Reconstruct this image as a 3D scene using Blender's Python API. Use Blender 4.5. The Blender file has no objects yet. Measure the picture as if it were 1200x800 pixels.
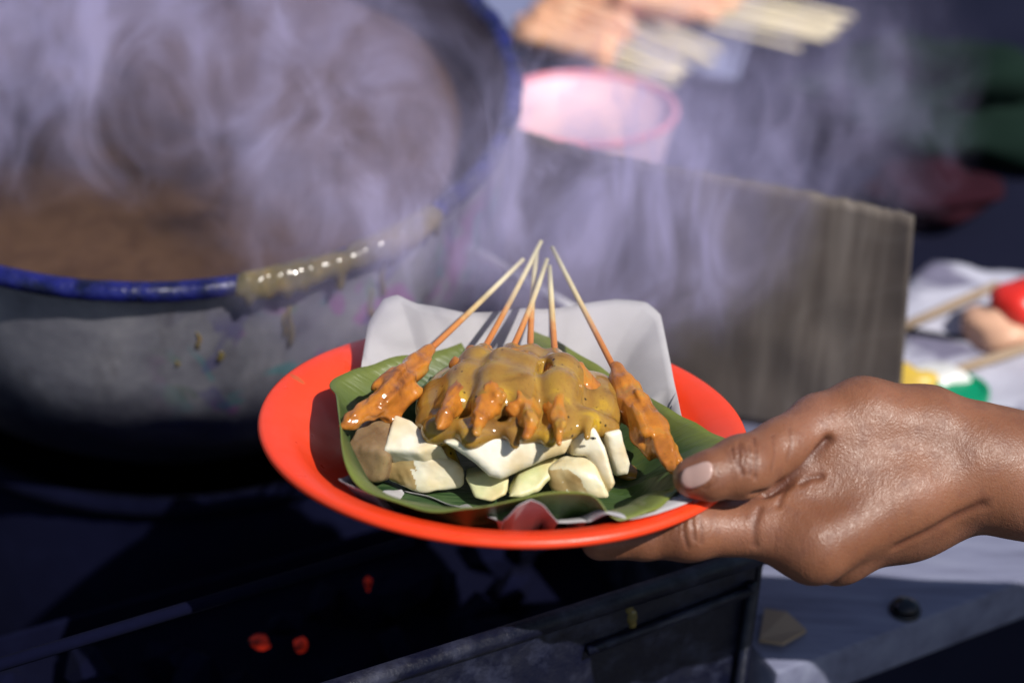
import bpy, bmesh, math, random
import numpy as np
from mathutils import Vector, Matrix, noise as mnoise

random.seed(7)
S = bpy.context.scene
COL = S.collection
R_ = math.radians

# ------------------------------------------------------------------ camera
FPX = 70 / 36 * 1200                      # focal length in photo pixels
PITCH, ROLL = R_(33), R_(2.6)
DIST = 0.896
cam_d = bpy.data.cameras.new('camera'); cam = bpy.data.objects.new('camera', cam_d); COL.objects.link(cam)
fwd = Vector((0, math.cos(PITCH), -math.sin(PITCH)))
right0 = Vector((1, 0, 0)); up0 = right0.cross(fwd)
CR = right0 * math.cos(ROLL) + up0 * math.sin(ROLL)
CU = up0 * math.cos(ROLL) - right0 * math.sin(ROLL)
CF = fwd
CP = -fwd * DIST
cam.matrix_world = Matrix(((CR.x, CU.x, -CF.x, CP.x), (CR.y, CU.y, -CF.y, CP.y), (CR.z, CU.z, -CF.z, CP.z), (0, 0, 0, 1)))
cam_d.lens = 70; cam_d.sensor_width = 36; cam_d.clip_start = 0.05; cam_d.clip_end = 400
cam_d.dof.use_dof = True; cam_d.dof.focus_distance = 0.893; cam_d.dof.aperture_fstop = 3.9; cam_d.dof.aperture_blades = 9
S.camera = cam

# ------------------------------------------------------------------ sky, sun, exposure
SUN_EL, SUN_AZ = R_(51), R_(131)
w = bpy.data.worlds.new('World'); S.world = w; w.use_nodes = True
nt = w.node_tree; bg = nt.nodes['Background']
sky = nt.nodes.new('ShaderNodeTexSky'); sky.sky_type = 'NISHITA'; sky.sun_disc = False
sky.sun_elevation = SUN_EL; sky.sun_rotation = SUN_AZ
nt.links.new(sky.outputs[0], bg.inputs[0]); bg.inputs[1].default_value = 0.065
sd = bpy.data.lights.new('sun', 'SUN'); sd.energy = 4.1; sd.angle = R_(0.6); sd.color = (1, 0.95, 0.88)
sun = bpy.data.objects.new('sun', sd); COL.objects.link(sun)
to_sun = Vector((math.sin(SUN_AZ) * math.cos(SUN_EL), math.cos(SUN_AZ) * math.cos(SUN_EL), math.sin(SUN_EL)))
sun.rotation_euler = to_sun.to_track_quat('Z', 'Y').to_euler()
S.view_settings.view_transform = 'Standard'; S.view_settings.look = 'None'
S.view_settings.exposure = 0.22; S.view_settings.gamma = 1.0
S.render.engine = 'CYCLES'
cy = S.cycles
cy.use_denoising = True
cy.max_bounces = 8; cy.volume_bounces = 1; cy.transparent_max_bounces = 8
cy.volume_step_rate = 0.35; cy.volume_max_steps = 256
cy.sample_clamp_indirect = 4.0

# ------------------------------------------------------------------ pixel helpers (photo pixels, 1200 x 800)
def ray(px, py):
    return CF + CR * ((px - 600) / FPX) + CU * ((400 - py) / FPX)
def at(px, py, d): return CP + ray(px, py) * d
def onz(px, py, z):
    r = ray(px, py); return CP + r * ((z - CP.z) / r.z)
def depth(p): return (Vector(p) - CP).dot(CF)

def camvec(v): return CR * v[0] - CU * v[1] + CF * v[2]
def pose(px, py, d, tx, ty, p0=R_(32)):
    up = np.array([0, -math.cos(p0), -math.sin(p0)]); fw = np.array([0, -math.sin(p0), math.cos(p0)])
    n = up + tx * np.array([1, 0, 0]) + ty * fw
    return at(px, py, d), camvec(n).normalized()

# plate frame
PC, PN = pose(590.8, 491.7, 0.8986, .0537, .150)
PX = CR - PN * CR.dot(PN); PX.normalize(); PY = PN.cross(PX)
def pl(u, v, h): return PC + PX * u + PY * v + PN * h
def pp(px, py, h):                              # pixel -> point on the plate's rim plane lifted by h
    r = ray(px, py); o = PC + PN * h
    return CP + r * ((o - CP).dot(PN) / r.dot(PN))
def plc(p):
    d = Vector(p) - PC; return d.dot(PX), d.dot(PY), d.dot(PN)
PLM = Matrix(((PX.x, PY.x, PN.x, PC.x), (PX.y, PY.y, PN.y, PC.y), (PX.z, PY.z, PN.z, PC.z), (0, 0, 0, 1)))

# ------------------------------------------------------------------ object helpers
def tag(o, label=None, cat=None, group=None, kind=None):
    if label: o['label'] = label
    if cat: o['category'] = cat
    if group: o['group'] = group
    if kind: o['kind'] = kind
    return o
def empty(name, loc):
    o = bpy.data.objects.new(name, None); COL.objects.link(o); o.location = loc; o.empty_display_size = .01
    return o
def mesh_obj(name, verts, faces, mat=None, parent=None, smooth=True, origin=None, mw=None):
    """World-space verts -> object (origin moved to `origin`)."""
    me = bpy.data.meshes.new(name)
    V = [tuple(v) for v in verts]
    me.from_pydata(V, [], [tuple(f) for f in faces]); me.update()
    return finish(name, me, mat, parent, smooth, origin)
def finish(name, me, mat=None, parent=None, smooth=True, origin=None):
    if smooth:
        me.polygons.foreach_set('use_smooth', [True] * len(me.polygons))
    o = bpy.data.objects.new(name, me); COL.objects.link(o)
    if mat: me.materials.append(mat)
    if parent is not None:
        origin = parent.location.copy()
    if origin is None:
        c = np.zeros(len(me.vertices) * 3, np.float32); me.vertices.foreach_get('co', c); c = c.reshape(-1, 3)
        origin = Vector(((c[:, 0].min() + c[:, 0].max()) / 2, (c[:, 1].min() + c[:, 1].max()) / 2, c[:, 2].min()))
    me.transform(Matrix.Translation(-Vector(origin)))
    if parent is not None: o.parent = parent
    else: o.location = origin
    return o
def bm_obj(name, bm, mat=None, parent=None, smooth=True, origin=None):
    me = bpy.data.meshes.new(name); bmesh.ops.recalc_face_normals(bm, faces=bm.faces); bm.to_mesh(me); bm.free()
    return finish(name, me, mat, parent, smooth, origin)
def autosmooth(o, ang=35):
    me = o.data
    bm = bmesh.new(); bm.from_mesh(me)
    for e in bm.edges:
        e.smooth = not (len(e.link_faces) == 2 and e.calc_face_angle(0) > R_(ang))
    bm.to_mesh(me); bm.free()
    return o
def tube(bm, pts, radii, n=10, caps=True, flat=1.0):
    pts = [Vector(p) for p in pts]; rings = []
    ref = None
    for i, p in enumerate(pts):
        t = (pts[min(i + 1, len(pts) - 1)] - pts[max(i - 1, 0)]).normalized()
        a = ref if ref is not None else (Vector((0, 0, 1)) if abs(t.z) < .9 else Vector((1, 0, 0)))
        x = (a - t * a.dot(t)).normalized(); y = t.cross(x); ref = x
        r = radii[i] if hasattr(radii, '__len__') else radii
        rings.append([bm.verts.new(p + x * math.cos(k * 2 * math.pi / n) * r + y * math.sin(k * 2 * math.pi / n) * r * flat) for k in range(n)])
    for a, b in zip(rings, rings[1:]):
        for k in range(n): bm.faces.new((a[k], a[(k + 1) % n], b[(k + 1) % n], b[k]))
    if caps: bm.faces.new(rings[0][::-1]); bm.faces.new(rings[-1])
def lathe(bm, prof, M, n=96, a0=0, a1=2 * math.pi, wob=None):
    """prof: list of (r, h); M: frame matrix with local z the axis."""
    rings = []
    full = abs(a1 - a0 - 2 * math.pi) < 1e-6
    m = n if full else n + 1
    for (r, h) in prof:
        if r < 1e-6: rings.append([bm.verts.new(M @ Vector((0, 0, h)))]); continue
        ring = []
        for k in range(m):
            a = a0 + (a1 - a0) * k / n
            rr, hh = (r, h) if wob is None else wob(r, h, a)
            ring.append(bm.verts.new(M @ Vector((rr * math.cos(a), rr * math.sin(a), hh))))
        rings.append(ring)
    for a, b in zip(rings, rings[1:]):
        rng = range(n)
        for k in rng:
            k2 = (k + 1) % m
            if len(a) == 1: bm.faces.new((a[0], b[k], b[k2]))
            elif len(b) == 1: bm.faces.new((a[k], a[k2], b[0]))
            else: bm.faces.new((a[k], a[k2], b[k2], b[k]))
def box_pts(bm, P, bevel=0.0, seg=2):
    """8 corners: bottom 4 then top 4, both in the same turning order"""
    v = [bm.verts.new(p) for p in P]
    fs = [bm.faces.new([v[i] for i in f]) for f in ((3, 2, 1, 0), (4, 5, 6, 7), (0, 1, 5, 4), (1, 2, 6, 5), (2, 3, 7, 6), (3, 0, 4, 7))]
    if bevel:
        es = list({e for f in fs for e in f.edges})
        bmesh.ops.bevel(bm, geom=es, offset=bevel, segments=seg, affect='EDGES', profile=.5)

# ------------------------------------------------------------------ implicit surfaces (numpy distance fields, surface nets)
def A3(p): return np.array(tuple(p), np.float32)
def d_cap(P, a, b, ra, rb):
    a, b = A3(a), A3(b); ab = b - a
    t = np.clip(((P - a) @ ab) / max(ab @ ab, 1e-12), 0, 1)
    q = P - a - t[:, None] * ab
    return np.sqrt((q * q).sum(1)) - (ra + (rb - ra) * t)
def d_ell(P, c, M, r):
    q = (P - A3(c)) @ M                        # columns of M are the axes
    r = np.array(r, np.float32)
    k0 = np.sqrt(((q / r) ** 2).sum(1)); k1 = np.sqrt(((q / (r * r)) ** 2).sum(1)) + 1e-9
    return k0 * (k0 - 1) / k1
def smin(a, b, k):
    h = np.maximum(k - np.abs(a - b), 0) / k
    return np.minimum(a, b) - h * h * k * .25
def smax(a, b, k): return -smin(-a, -b, k)
def nets(fn, lo, hi, h):
    lo = np.array(lo, np.float32); n = np.ceil((np.array(hi) - lo) / h).astype(int) + 1
    ax = [lo[i] + h * np.arange(n[i], dtype=np.float32) for i in range(3)]
    F = np.empty(n, np.float32)
    yy, zz = np.meshgrid(ax[1], ax[2], indexing='ij')
    step = max(1, int(400000 // (n[1] * n[2])))
    for i in range(0, n[0], step):
        xs = ax[0][i:i + step]
        P = np.empty((len(xs), n[1], n[2], 3), np.float32)
        P[..., 0] = xs[:, None, None]; P[..., 1] = yy; P[..., 2] = zz
        F[i:i + step] = fn(P.reshape(-1, 3)).reshape(len(xs), n[1], n[2])
    return nets_grid(F, lo, h)
def nets_grid(F, lo, h):
    n = np.array(F.shape); s = F < 0
    c = np.zeros(n - 1, np.int8)
    for dx in (0, 1):
        for dy in (0, 1):
            for dz in (0, 1):
                c += s[dx:n[0] - 1 + dx, dy:n[1] - 1 + dy, dz:n[2] - 1 + dz]
    act = (c > 0) & (c < 8)
    idx = np.full(n - 1, -1, np.int64); cells = np.argwhere(act); idx[act] = np.arange(len(cells))
    acc = np.zeros((len(cells), 3)); cnt = np.zeros(len(cells))
    cor = [(0,0,0),(1,0,0),(0,1,0),(1,1,0),(0,0,1),(1,0,1),(0,1,1),(1,1,1)]
    for i in range(8):
        for j in range(i + 1, 8):
            if sum(abs(cor[i][k] - cor[j][k]) for k in range(3)) != 1: continue
            fi = F[tuple((cells + cor[i]).T)]; fj = F[tuple((cells + cor[j]).T)]
            m = (fi < 0) != (fj < 0)
            t = np.where(m, fi / np.where(m, fi - fj, 1), 0)[:, None]
            p = np.array(cor[i]) * (1 - t) + np.array(cor[j]) * t
            acc += np.where(m[:, None], p, 0); cnt += m
    V = (cells + acc / np.maximum(cnt, 1)[:, None]) * h + np.array(lo)
    faces = []
    for a in range(3):
        b, d = (a + 1) % 3, (a + 2) % 3
        sl0 = [slice(None)] * 3; sl1 = [slice(None)] * 3
        sl0[a] = slice(0, n[a] - 1); sl1[a] = slice(1, n[a])
        e0, e1 = s[tuple(sl0)], s[tuple(sl1)]
        for flip in (0, 1):
            E = np.argwhere((e0 & ~e1) if not flip else (~e0 & e1))
            ok = (E[:, b] > 0) & (E[:, d] > 0) & (E[:, b] < n[b] - 1) & (E[:, d] < n[d] - 1); E = E[ok]
            def g(ob, od):
                q = E.copy(); q[:, b] += ob; q[:, d] += od; return idx[tuple(q.T)]
            Q = np.stack([g(-1, -1), g(0, -1), g(0, 0), g(-1, 0)], 1)
            if flip: Q = Q[:, ::-1]
            faces.append(Q)
    Fq = np.concatenate(faces); Fq = Fq[(Fq >= 0).all(1)]
    return V, Fq
def relax(V, Q, it=2, f=.5):
    for _ in range(it):
        acc = np.zeros_like(V); cnt = np.zeros(len(V))
        for a, b in ((0, 1), (1, 2), (2, 3), (3, 0)):
            for i, j in ((a, b), (b, a)):
                np.add.at(acc, Q[:, i], V[Q[:, j]]); np.add.at(cnt, Q[:, i], 1)
        V = V + f * (acc / np.maximum(cnt, 1)[:, None] - V)
    return V
def net_obj(name, fn, pts_r, h, mat, parent=None, pad=.004, rel=2, origin=None, disp=None):
    lo = np.min([np.array(tuple(p)) - r for p, r in pts_r], 0) - pad
    hi = np.max([np.array(tuple(p)) + r for p, r in pts_r], 0) + pad
    V, Q = nets(fn, lo, hi, h)
    V = relax(V, Q, rel)
    if disp: V = disp(V)
    return mesh_obj(name, V.tolist(), Q.tolist(), mat, parent, True, origin)
def noise_np(P, sc, seed=0.0):
    """cheap smooth pseudo-noise from sums of sines, vectorised"""
    r = np.random.RandomState(int(seed * 10) + 11); o = np.zeros(len(P), np.float32)
    for k in range(9):
        d = r.normal(size=3); d /= np.linalg.norm(d); fq = sc * r.uniform(.6, 1.7)
        o += np.sin(P @ (d * fq).astype(np.float32) * 6.283 + r.uniform(0, 6.28)) / 3.2
    return o

# ------------------------------------------------------------------ materials
def mat(name, base=(.5, .5, .5), rough=.5, **kw):
    m = bpy.data.materials.new(name); m.use_nodes = True
    b = m.node_tree.nodes['Principled BSDF']
    b.inputs['Base Color'].default_value = (*base, 1); b.inputs['Roughness'].default_value = rough
    for k, v in kw.items():
        b.inputs[k.replace('_', ' ')].default_value = v
    return m
class N:                                        # tiny node builder
    def __init__(s, m): s.m = m; s.t = m.node_tree; s.b = s.t.nodes['Principled BSDF']
    def new(s, ty, **kw):
        n = s.t.nodes.new(ty)
        for k, v in kw.items():
            if k in ('operation', 'blend_type', 'data_type', 'wave_type', 'bands_direction', 'feature', 'noise_dimensions', 'interpolation_type', 'rings_direction', 'distance', 'normalize'): setattr(n, k, v)
            else: n.inputs[k.replace('_', ' ')].default_value = v
        return n
    def link(s, a, b): s.t.links.new(a, b)
    def coord(s, kind='Object', scale=(1, 1, 1), rot=(0, 0, 0), loc=(0, 0, 0)):
        c = s.new('ShaderNodeTexCoord'); mp = s.new('ShaderNodeMapping')
        mp.inputs['Scale'].default_value = scale; mp.inputs['Rotation'].default_value = rot; mp.inputs['Location'].default_value = loc
        s.link(c.outputs[kind], mp.inputs['Vector']); return mp.outputs[0]
    def noise(s, vec, scale, detail=4, rough=.55, dist=0.0):
        n = s.new('ShaderNodeTexNoise', Scale=scale, Detail=detail, Roughness=rough, Distortion=dist); s.link(vec, n.inputs['Vector']); return n.outputs[0]
    def voro(s, vec, scale, feature='F1'):
        n = s.new('ShaderNodeTexVoronoi', feature=feature, Scale=scale); s.link(vec, n.inputs['Vector']); return n.outputs['Distance']
    def ramp(s, fac, stops):
        r = s.new('ShaderNodeValToRGB'); e = r.color_ramp.elements
        while len(e) < len(stops): e.new(.5)
        for i, (p, c) in enumerate(stops):
            e[i].position = p; e[i].color = (*c, 1) if hasattr(c, '__len__') else (c, c, c, 1)
        s.link(fac, r.inputs[0]); return r.outputs[0]
    def mix(s, fac, a, b, blend='MIX'):
        n = s.new('ShaderNodeMix', data_type='RGBA', blend_type=blend)
        for sock, v in ((n.inputs[0], fac), (n.inputs[6], a), (n.inputs[7], b)):
            if hasattr(v, 'is_linked') or hasattr(v, 'links'): s.link(v, sock)
            elif hasattr(v, '__len__'): sock.default_value = (*v, 1)
            else: sock.default_value = v
        return n.outputs[2]
    def math(s, op, a, b=None, c=None):
        n = s.new('ShaderNodeMath', operation=op)
        for i, v in enumerate((a, b, c)):
            if v is None: continue
            if hasattr(v, 'links'): s.link(v, n.inputs[i])
            else: n.inputs[i].default_value = v
        return n.outputs[0]
    def bump(s, h, strength=.3, dist=.001, prev=None):
        n = s.new('ShaderNodeBump', Strength=strength, Distance=dist); s.link(h, n.inputs['Height'])
        if prev is not None: s.link(prev, n.inputs['Normal'])
        return n.outputs[0]
    def out(s, color=None, rough=None, normal=None):
        if color is not None: s.link(color, s.b.inputs['Base Color'])
        if rough is not None: s.link(rough, s.b.inputs['Roughness'])
        if normal is not None: s.link(normal, s.b.inputs['Normal'])

M = {}
# plate plastic
m = M['plate'] = mat('plate_plastic', (.86, .045, .012), .30); n = N(m); v = n.coord()
n.out(n.mix(n.ramp(n.noise(v, 22, 3), [(.42, 0), (.7, 1)]), (.92, .055, .010), (.82, .062, .018)),
      n.ramp(n.noise(v, 90, 4), [(.3, .26), (.7, .46)]), n.bump(n.noise(n.coord(scale=(1, 9, 2), rot=(0, 0, .6)), 160, 4, .7), .10, .0006))
M_PLATE = n
m.node_tree.nodes['Principled BSDF'].inputs['Subsurface Weight'].default_value = .15
m.node_tree.nodes['Principled BSDF'].inputs['Subsurface Radius'].default_value = (.01, .002, .001)
m.node_tree.nodes['Principled BSDF'].inputs['Subsurface Scale'].default_value = .25
# leaf
m = M['leaf'] = mat('banana_leaf', (.1, .2, .05), .38); n = N(m); v = n.coord()
vs = n.coord(scale=(1, 10, 1), rot=(0, 0, R_(-20)))
veins = n.noise(vs, 60, 3, .6)
c = n.ramp(n.noise(v, 26, 4, .6), [(.28, (.011, .034, .014)), (.5, (.024, .060, .020)), (.66, (.055, .095, .024)), (.8, (.15, .165, .035))])
c = n.mix(n.ramp(veins, [(.40, 0), (.60, .85)]), c, (.060, .105, .038))
at_ = n.new('ShaderNodeAttribute'); at_.attribute_name = 'edge'
c = n.mix(n.math('MULTIPLY', at_.outputs['Fac'], n.ramp(n.noise(v, 14, 2), [(.35, .35), (.6, 1)])), c, (.17, .20, .036))
n.out(c, n.ramp(veins, [(.3, .28), (.7, .5)]), n.bump(veins, .6, .0009))
# paper
m = M['paper'] = mat('wrap_paper', (.62, .6, .6), .75); n = N(m); v = n.coord()
n.out(n.mix(n.ramp(n.noise(v, 30, 5, .6), [(.35, 0), (.65, 1)]), (.40, .385, .40), (.46, .445, .46)), None, n.bump(n.voro(n.coord(scale=(1, 1, .6)), 26), .22, .004, n.bump(n.noise(v, 700, 3), .14, .0003)))
m.node_tree.nodes['Principled BSDF'].inputs['Transmission Weight'].default_value = 0
# rice cake
m = M['rice'] = mat('rice_cake', (.78, .76, .66), .42); n = N(m); v = n.coord()
grain = n.voro(n.coord(scale=(1, 1, 1.5)), 300); n1 = n.noise(v, 45, 4)
c = n.mix(n.ramp(n1, [(.42, 0), (.68, 1)]), (.86, .82, .68), (.78, .71, .46))
oi = n.new('ShaderNodeObjectInfo')
c = n.mix(n.math('MULTIPLY', oi.outputs['Color'], 1.0), c, n.mix(n.ramp(n.noise(v, 90, 3), [(.4, 0), (.6, 1)]), (.50, .52, .24), (.66, .62, .34)))
c = n.mix(n.ramp(n.noise(n.coord(loc=(3, 1, 2)), 30, 3), [(.54, 0), (.70, .7)]), c, (.56, .38, .13))
n.out(c, n.ramp(n1, [(.3, .25), (.7, .55)]), n.bump(n.noise(v, 240, 3, .5), .14, .0004, n.bump(grain, .3, .0003)))
b = m.node_tree.nodes['Principled BSDF']; b.inputs['Subsurface Weight'].default_value = .25
b.inputs['Subsurface Radius'].default_value = (1, .8, .5); b.inputs['Subsurface Scale'].default_value = .002
# meat + sauce
def sauce_mat(name, stops, spec_rough, fleck=True, sss=.25, bmp=.22):
    m = mat(name, (.4, .2, .05), .2); n = N(m); v = n.coord()
    c = n.ramp(n.noise(v, 55, 5, .55, .6), stops)
    if fleck:
        sp = n.voro(v, 190); keep = n.ramp(n.noise(v, 60, 2), [(.46, 0), (.52, 1)])
        fl = n.math('MULTIPLY', n.ramp(sp, [(.10, 1), (.17, 0)]), keep)
        c = n.mix(fl, c, (.03, .018, .008))
    gr_ = n.noise(v, 900, 2, .5); c = n.mix(n.ramp(gr_, [(.62, 0), (.72, .35)]), c, (.10, .045, .014))
    n.out(c, n.ramp(n.noise(v, 90, 3), [(.3, spec_rough * .6), (.75, spec_rough * 2.2)]), n.bump(n.noise(v, 150, 4, .55), bmp, .0009))
    b = m.node_tree.nodes['Principled BSDF']; b.inputs['Subsurface Weight'].default_value = sss
    b.inputs['Subsurface Radius'].default_value = (1, .45, .12); b.inputs['Subsurface Scale'].default_value = .0022
    return m
M['sauce'] = sauce_mat('satay_sauce', [(.25, (.15, .068, .020)), (.42, (.31, .165, .036)), (.56, (.39, .225, .042)), (.68, (.56, .345, .026))], .10, bmp=.10, sss=.4)
M['meat'] = sauce_mat('grilled_meat', [(.26, (.07, .024, .010)), (.38, (.34, .115, .022)), (.54, (.52, .19, .024)), (.66, (.42, .22, .045)), (.80, (.62, .34, .03))], .13, False)
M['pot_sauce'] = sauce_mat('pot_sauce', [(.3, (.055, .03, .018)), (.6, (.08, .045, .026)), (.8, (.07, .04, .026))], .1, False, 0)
M['spill'] = sauce_mat('spilled_sauce', [(.25, (.075, .068, .03)), (.45, (.13, .105, .036)), (.62, (.20, .15, .045)), (.80, (.42, .21, .025))], .10, False)
# bamboo stick: orange where the sauce soaked in, pale at the tip
m = M['stick'] = mat('bamboo', (.7, .58, .36), .5); n = N(m)
c0 = n.new('ShaderNodeAttribute'); c0.attribute_name = 'along'
z = n.math('ADD', c0.outputs['Fac'], n.math('MULTIPLY', n.noise(n.coord(scale=(1, 1, .3)), 200, 2), .25))
c = n.ramp(z, [(.15, (.5, .15, .03)), (.46, (.6, .24, .06)), (.62, (.66, .48, .22)), (.9, (.78, .69, .42))])
n.out(c, None, n.bump(n.noise(n.coord(scale=(1, 1, .03)), 1500, 2), .2, .0003))
m = M['bamboo'] = mat('raw_bamboo', (.74, .62, .40), .55); n = N(m)
n.out(n.mix(n.noise(n.coord(scale=(8, 8, 1)), 30, 2), (.78, .64, .40), (.88, .80, .58)))
# skin
m = M['skin'] = mat('skin', (.4, .2, .13), .42); n = N(m); v = n.coord()
c = n.ramp(n.noise(v, 16, 4, .5), [(.3, (.17, .064, .031)), (.5, (.24, .098, .051)), (.72, (.30, .134, .088))])
c = n.mix(n.ramp(n.noise(v, 150, 4, .65), [(.48, 0), (.72, .5)]), c, (.15, .055, .035))
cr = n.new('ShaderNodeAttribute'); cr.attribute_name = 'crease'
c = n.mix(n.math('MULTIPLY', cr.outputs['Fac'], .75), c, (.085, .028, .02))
wr = n.new('ShaderNodeTexWave', wave_type='BANDS', bands_direction='X', Scale=62.0, Distortion=9.0, Detail=3.0, Detail_Scale=3.2)
n.link(n.coord(rot=(0, 0, R_(18))), wr.inputs['Vector'])
b1 = n.bump(wr.outputs['Fac'], .13, .0004)
b2 = n.bump(n.voro(n.coord(scale=(1.5, .8, 1)), 1150), .55, .00025, b1)
b3 = n.bump(n.noise(n.coord(scale=(1.6, 1, .7)), 330, 4, .6), .11, .0003, b2)
n.out(c, n.ramp(n.noise(v, 300, 4, .7), [(.3, .33), (.7, .54)]), b3)
b = m.node_tree.nodes['Principled BSDF']; b.inputs['Subsurface Weight'].default_value = .12
b.inputs['Subsurface Radius'].default_value = (1, .35, .2); b.inputs['Subsurface Scale'].default_value = .0025
m = M['nail'] = mat('nail', (.55, .33, .27), .3); n = N(m)
n.out(n.mix(n.noise(n.coord(), 120, 3), (.42, .26, .22), (.50, .34, .30)), None, n.bump(n.noise(n.coord(scale=(1, 6, 6)), 300, 2), .12, .0003))
# pot enamel
m = M['enamel'] = mat('grey_enamel', (.3, .3, .33), .38); n = N(m); v = n.coord()
c = n.ramp(n.noise(v, 26, 6, .65), [(.3, (.12, .115, .145)), (.5, (.20, .195, .23)), (.7, (.29, .28, .31))])
fl = n.noise(n.coord(loc=(7, 3, 1)), 24, 3, .5, 1.2)
sp = n.new('ShaderNodeSeparateXYZ'); n.link(v, sp.inputs[0])
band = n.math('MULTIPLY', n.ramp(n.math('MULTIPLY', sp.outputs[2], -10), [(.12, 0), (.3, 1)]), n.ramp(n.math('ADD', n.math('MULTIPLY', sp.outputs[0], 5), .5), [(.55, 0), (.8, .75)]))
for lo_, hi_, colr, off in ((.56, .60, (.30, .09, .30), 7), (.58, .62, (.05, .24, .26), 13), (.60, .63, (.07, .16, .06), 19), (.61, .66, (.06, .05, .2), 23)):
    f_ = n.noise(n.coord(loc=(off, off * .3, 2)), 26, 2, .5, .8)
    c = n.mix(n.math('MULTIPLY', n.ramp(f_, [(lo_, 0), (hi_, .85)]), band), c, colr)
c = n.mix(n.ramp(n.noise(n.coord(scale=(1, 1, .3)), 60, 5, .7), [(.54, 0), (.75, .5)]), c, (.09, .08, .09))
soot_shade = n.ramp(n.math('ADD', n.math('MULTIPLY', sp.outputs[2], -6.5), n.math('MULTIPLY', n.noise(v, 12, 5, .55), .55)), [(.70, 0), (.98, 1)])
c = n.mix(soot_shade, c, (.0022, .0030, .018))  # shade on the lower wall painted into the colour, along with soot
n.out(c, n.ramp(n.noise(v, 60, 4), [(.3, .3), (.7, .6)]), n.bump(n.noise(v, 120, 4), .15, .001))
m = M['blue_rim'] = mat('blue_enamel', (.02, .025, .28), .18); n = N(m); v = n.coord()
n.out(n.mix(n.ramp(n.noise(v, 70, 4, .6), [(.42, 0), (.62, 1)]), (.011, .014, .125), (.005, .007, .03)), n.ramp(n.noise(v, 110, 4), [(.35, .12), (.65, .34)]), n.bump(n.noise(v, 330, 4, .6), .5, .0015))
m = M['pot_inside'] = mat('stained_enamel', (.06, .05, .06), .4); n = N(m); v = n.coord(scale=(1, 1, .5))
n.out(n.mix(n.noise(v, 25, 5), (.03, .025, .04), (.10, .075, .075)))
# stove / dark stuff
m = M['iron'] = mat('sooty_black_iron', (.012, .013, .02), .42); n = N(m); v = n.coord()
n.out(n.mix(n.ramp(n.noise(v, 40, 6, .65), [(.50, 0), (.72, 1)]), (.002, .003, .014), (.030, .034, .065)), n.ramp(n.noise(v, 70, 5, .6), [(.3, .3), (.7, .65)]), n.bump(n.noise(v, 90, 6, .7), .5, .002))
m = M['soot_shade'] = mat('charcoal_soot_shade', (.002, .003, .012), .95, Specular_IOR_Level=.12); n = N(m); v = n.coord()
n.out(n.mix(n.ramp(n.noise(v, 60, 5), [(.5, 0), (.8, 1)]), (.0008, .0014, .012), (.002, .003, .017)), None, n.bump(n.noise(v, 60, 5), .3, .002))  # near-black navy: the shade inside the stove is put into this colour
m = M['ember'] = mat('glowing_coal', (.02, .008, .006), .8); n = N(m); v = n.coord()
n.b.inputs['Emission Color'].default_value = (1, .05, .02, 1)
n.link(n.ramp(n.noise(v, 60, 3), [(.42, 0), (.66, .28)]), n.b.inputs['Emission Strength'])
m = M['black_cloth'] = mat('black_oilcloth', (.008, .009, .02), .85, Specular_IOR_Level=.15); n = N(m); v = n.coord()
n.out(n.mix(n.ramp(n.noise(v, 6, 4), [(.45, 0), (.75, 1)]), (.004, .005, .018), (.009, .010, .028)), None, n.bump(n.noise(v, 9, 4), .3, .01))
m = M['ground'] = mat('dark_ground', (.02, .02, .025), .95); n = N(m); v = n.coord()
n.out(n.mix(n.noise(v, 3, 6, .6), (.012, .012, .018), (.03, .03, .036)), None, n.bump(n.noise(v, 40, 5), .4, .01))
m = M['plank'] = mat('grey_worn_plank', (.2, .2, .24), .6); n = N(m)
g = n.noise(n.coord(scale=(1, 9, 4)), 14, 5, .6)
n.out(n.ramp(g, [(.3, (.11, .115, .18)), (.5, (.17, .18, .27)), (.7, (.22, .235, .33))]), None, n.bump(g, .3, .002))
m = M['card'] = mat('sooty_cardboard', (.12, .1, .09), .85); n = N(m)
v = n.coord(); st = n.noise(n.coord(scale=(1, 1, .06)), 55, 5, .65)
c = n.ramp(n.noise(v, 7, 5, .6), [(.3, (.055, .044, .040)), (.5, (.095, .076, .066)), (.72, (.135, .11, .094))])
sx2 = n.new('ShaderNodeSeparateXYZ'); n.link(v, sx2.inputs[0])
c = n.mix(n.math('MULTIPLY', n.ramp(st, [(.46, 0), (.66, .45)]), n.ramp(n.math('ADD', sx2.outputs[0], .2), [(.06, .12), (.15, 1)])), c, (.27, .235, .21))
rg = n.new('ShaderNodeTexWave', wave_type='RINGS', rings_direction='Y', Scale=9.0, Distortion=9.0, Detail=2.0)
n.link(n.coord(loc=(-.02, 0, -.03)), rg.inputs['Vector'])
c = n.mix(n.ramp(rg.outputs['Fac'], [(.95, 0), (1.0, .14)]), c, (.16, .145, .135))
n.out(c, None, n.bump(st, .25, .002))
M['card_edge'] = mat('cardboard_edge', (.12, .10, .085), .9)
m = M['pink'] = mat('pink_plastic', (.85, .38, .42), .4); n = N(m)
n.out(n.mix(n.noise(n.coord(), 12, 3), (.88, .56, .62), (.90, .66, .70)))
m = M['pink_rim'] = mat('pink_rim_plastic', (.85, .28, .34), .35)
m = M['news'] = mat('newsprint', (.62, .63, .7), .8); n = N(m)
br = n.new('ShaderNodeTexBrick', Scale=9.0, Mortar_Size=.09, Row_Height=.06, Brick_Width=1.6); n.link(n.coord(rot=(0, 0, R_(20))), br.inputs['Vector'])
br.inputs['Color1'].default_value = (.26, .26, .34, 1); br.inputs['Color2'].default_value = (.36, .36, .45, 1); br.inputs['Mortar'].default_value = (.44, .44, .53, 1)
c = n.mix(n.ramp(n.noise(n.coord(), 14, 3), [(.55, 0), (.62, .85)]), br.outputs[0], (.10, .09, .16))
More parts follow.
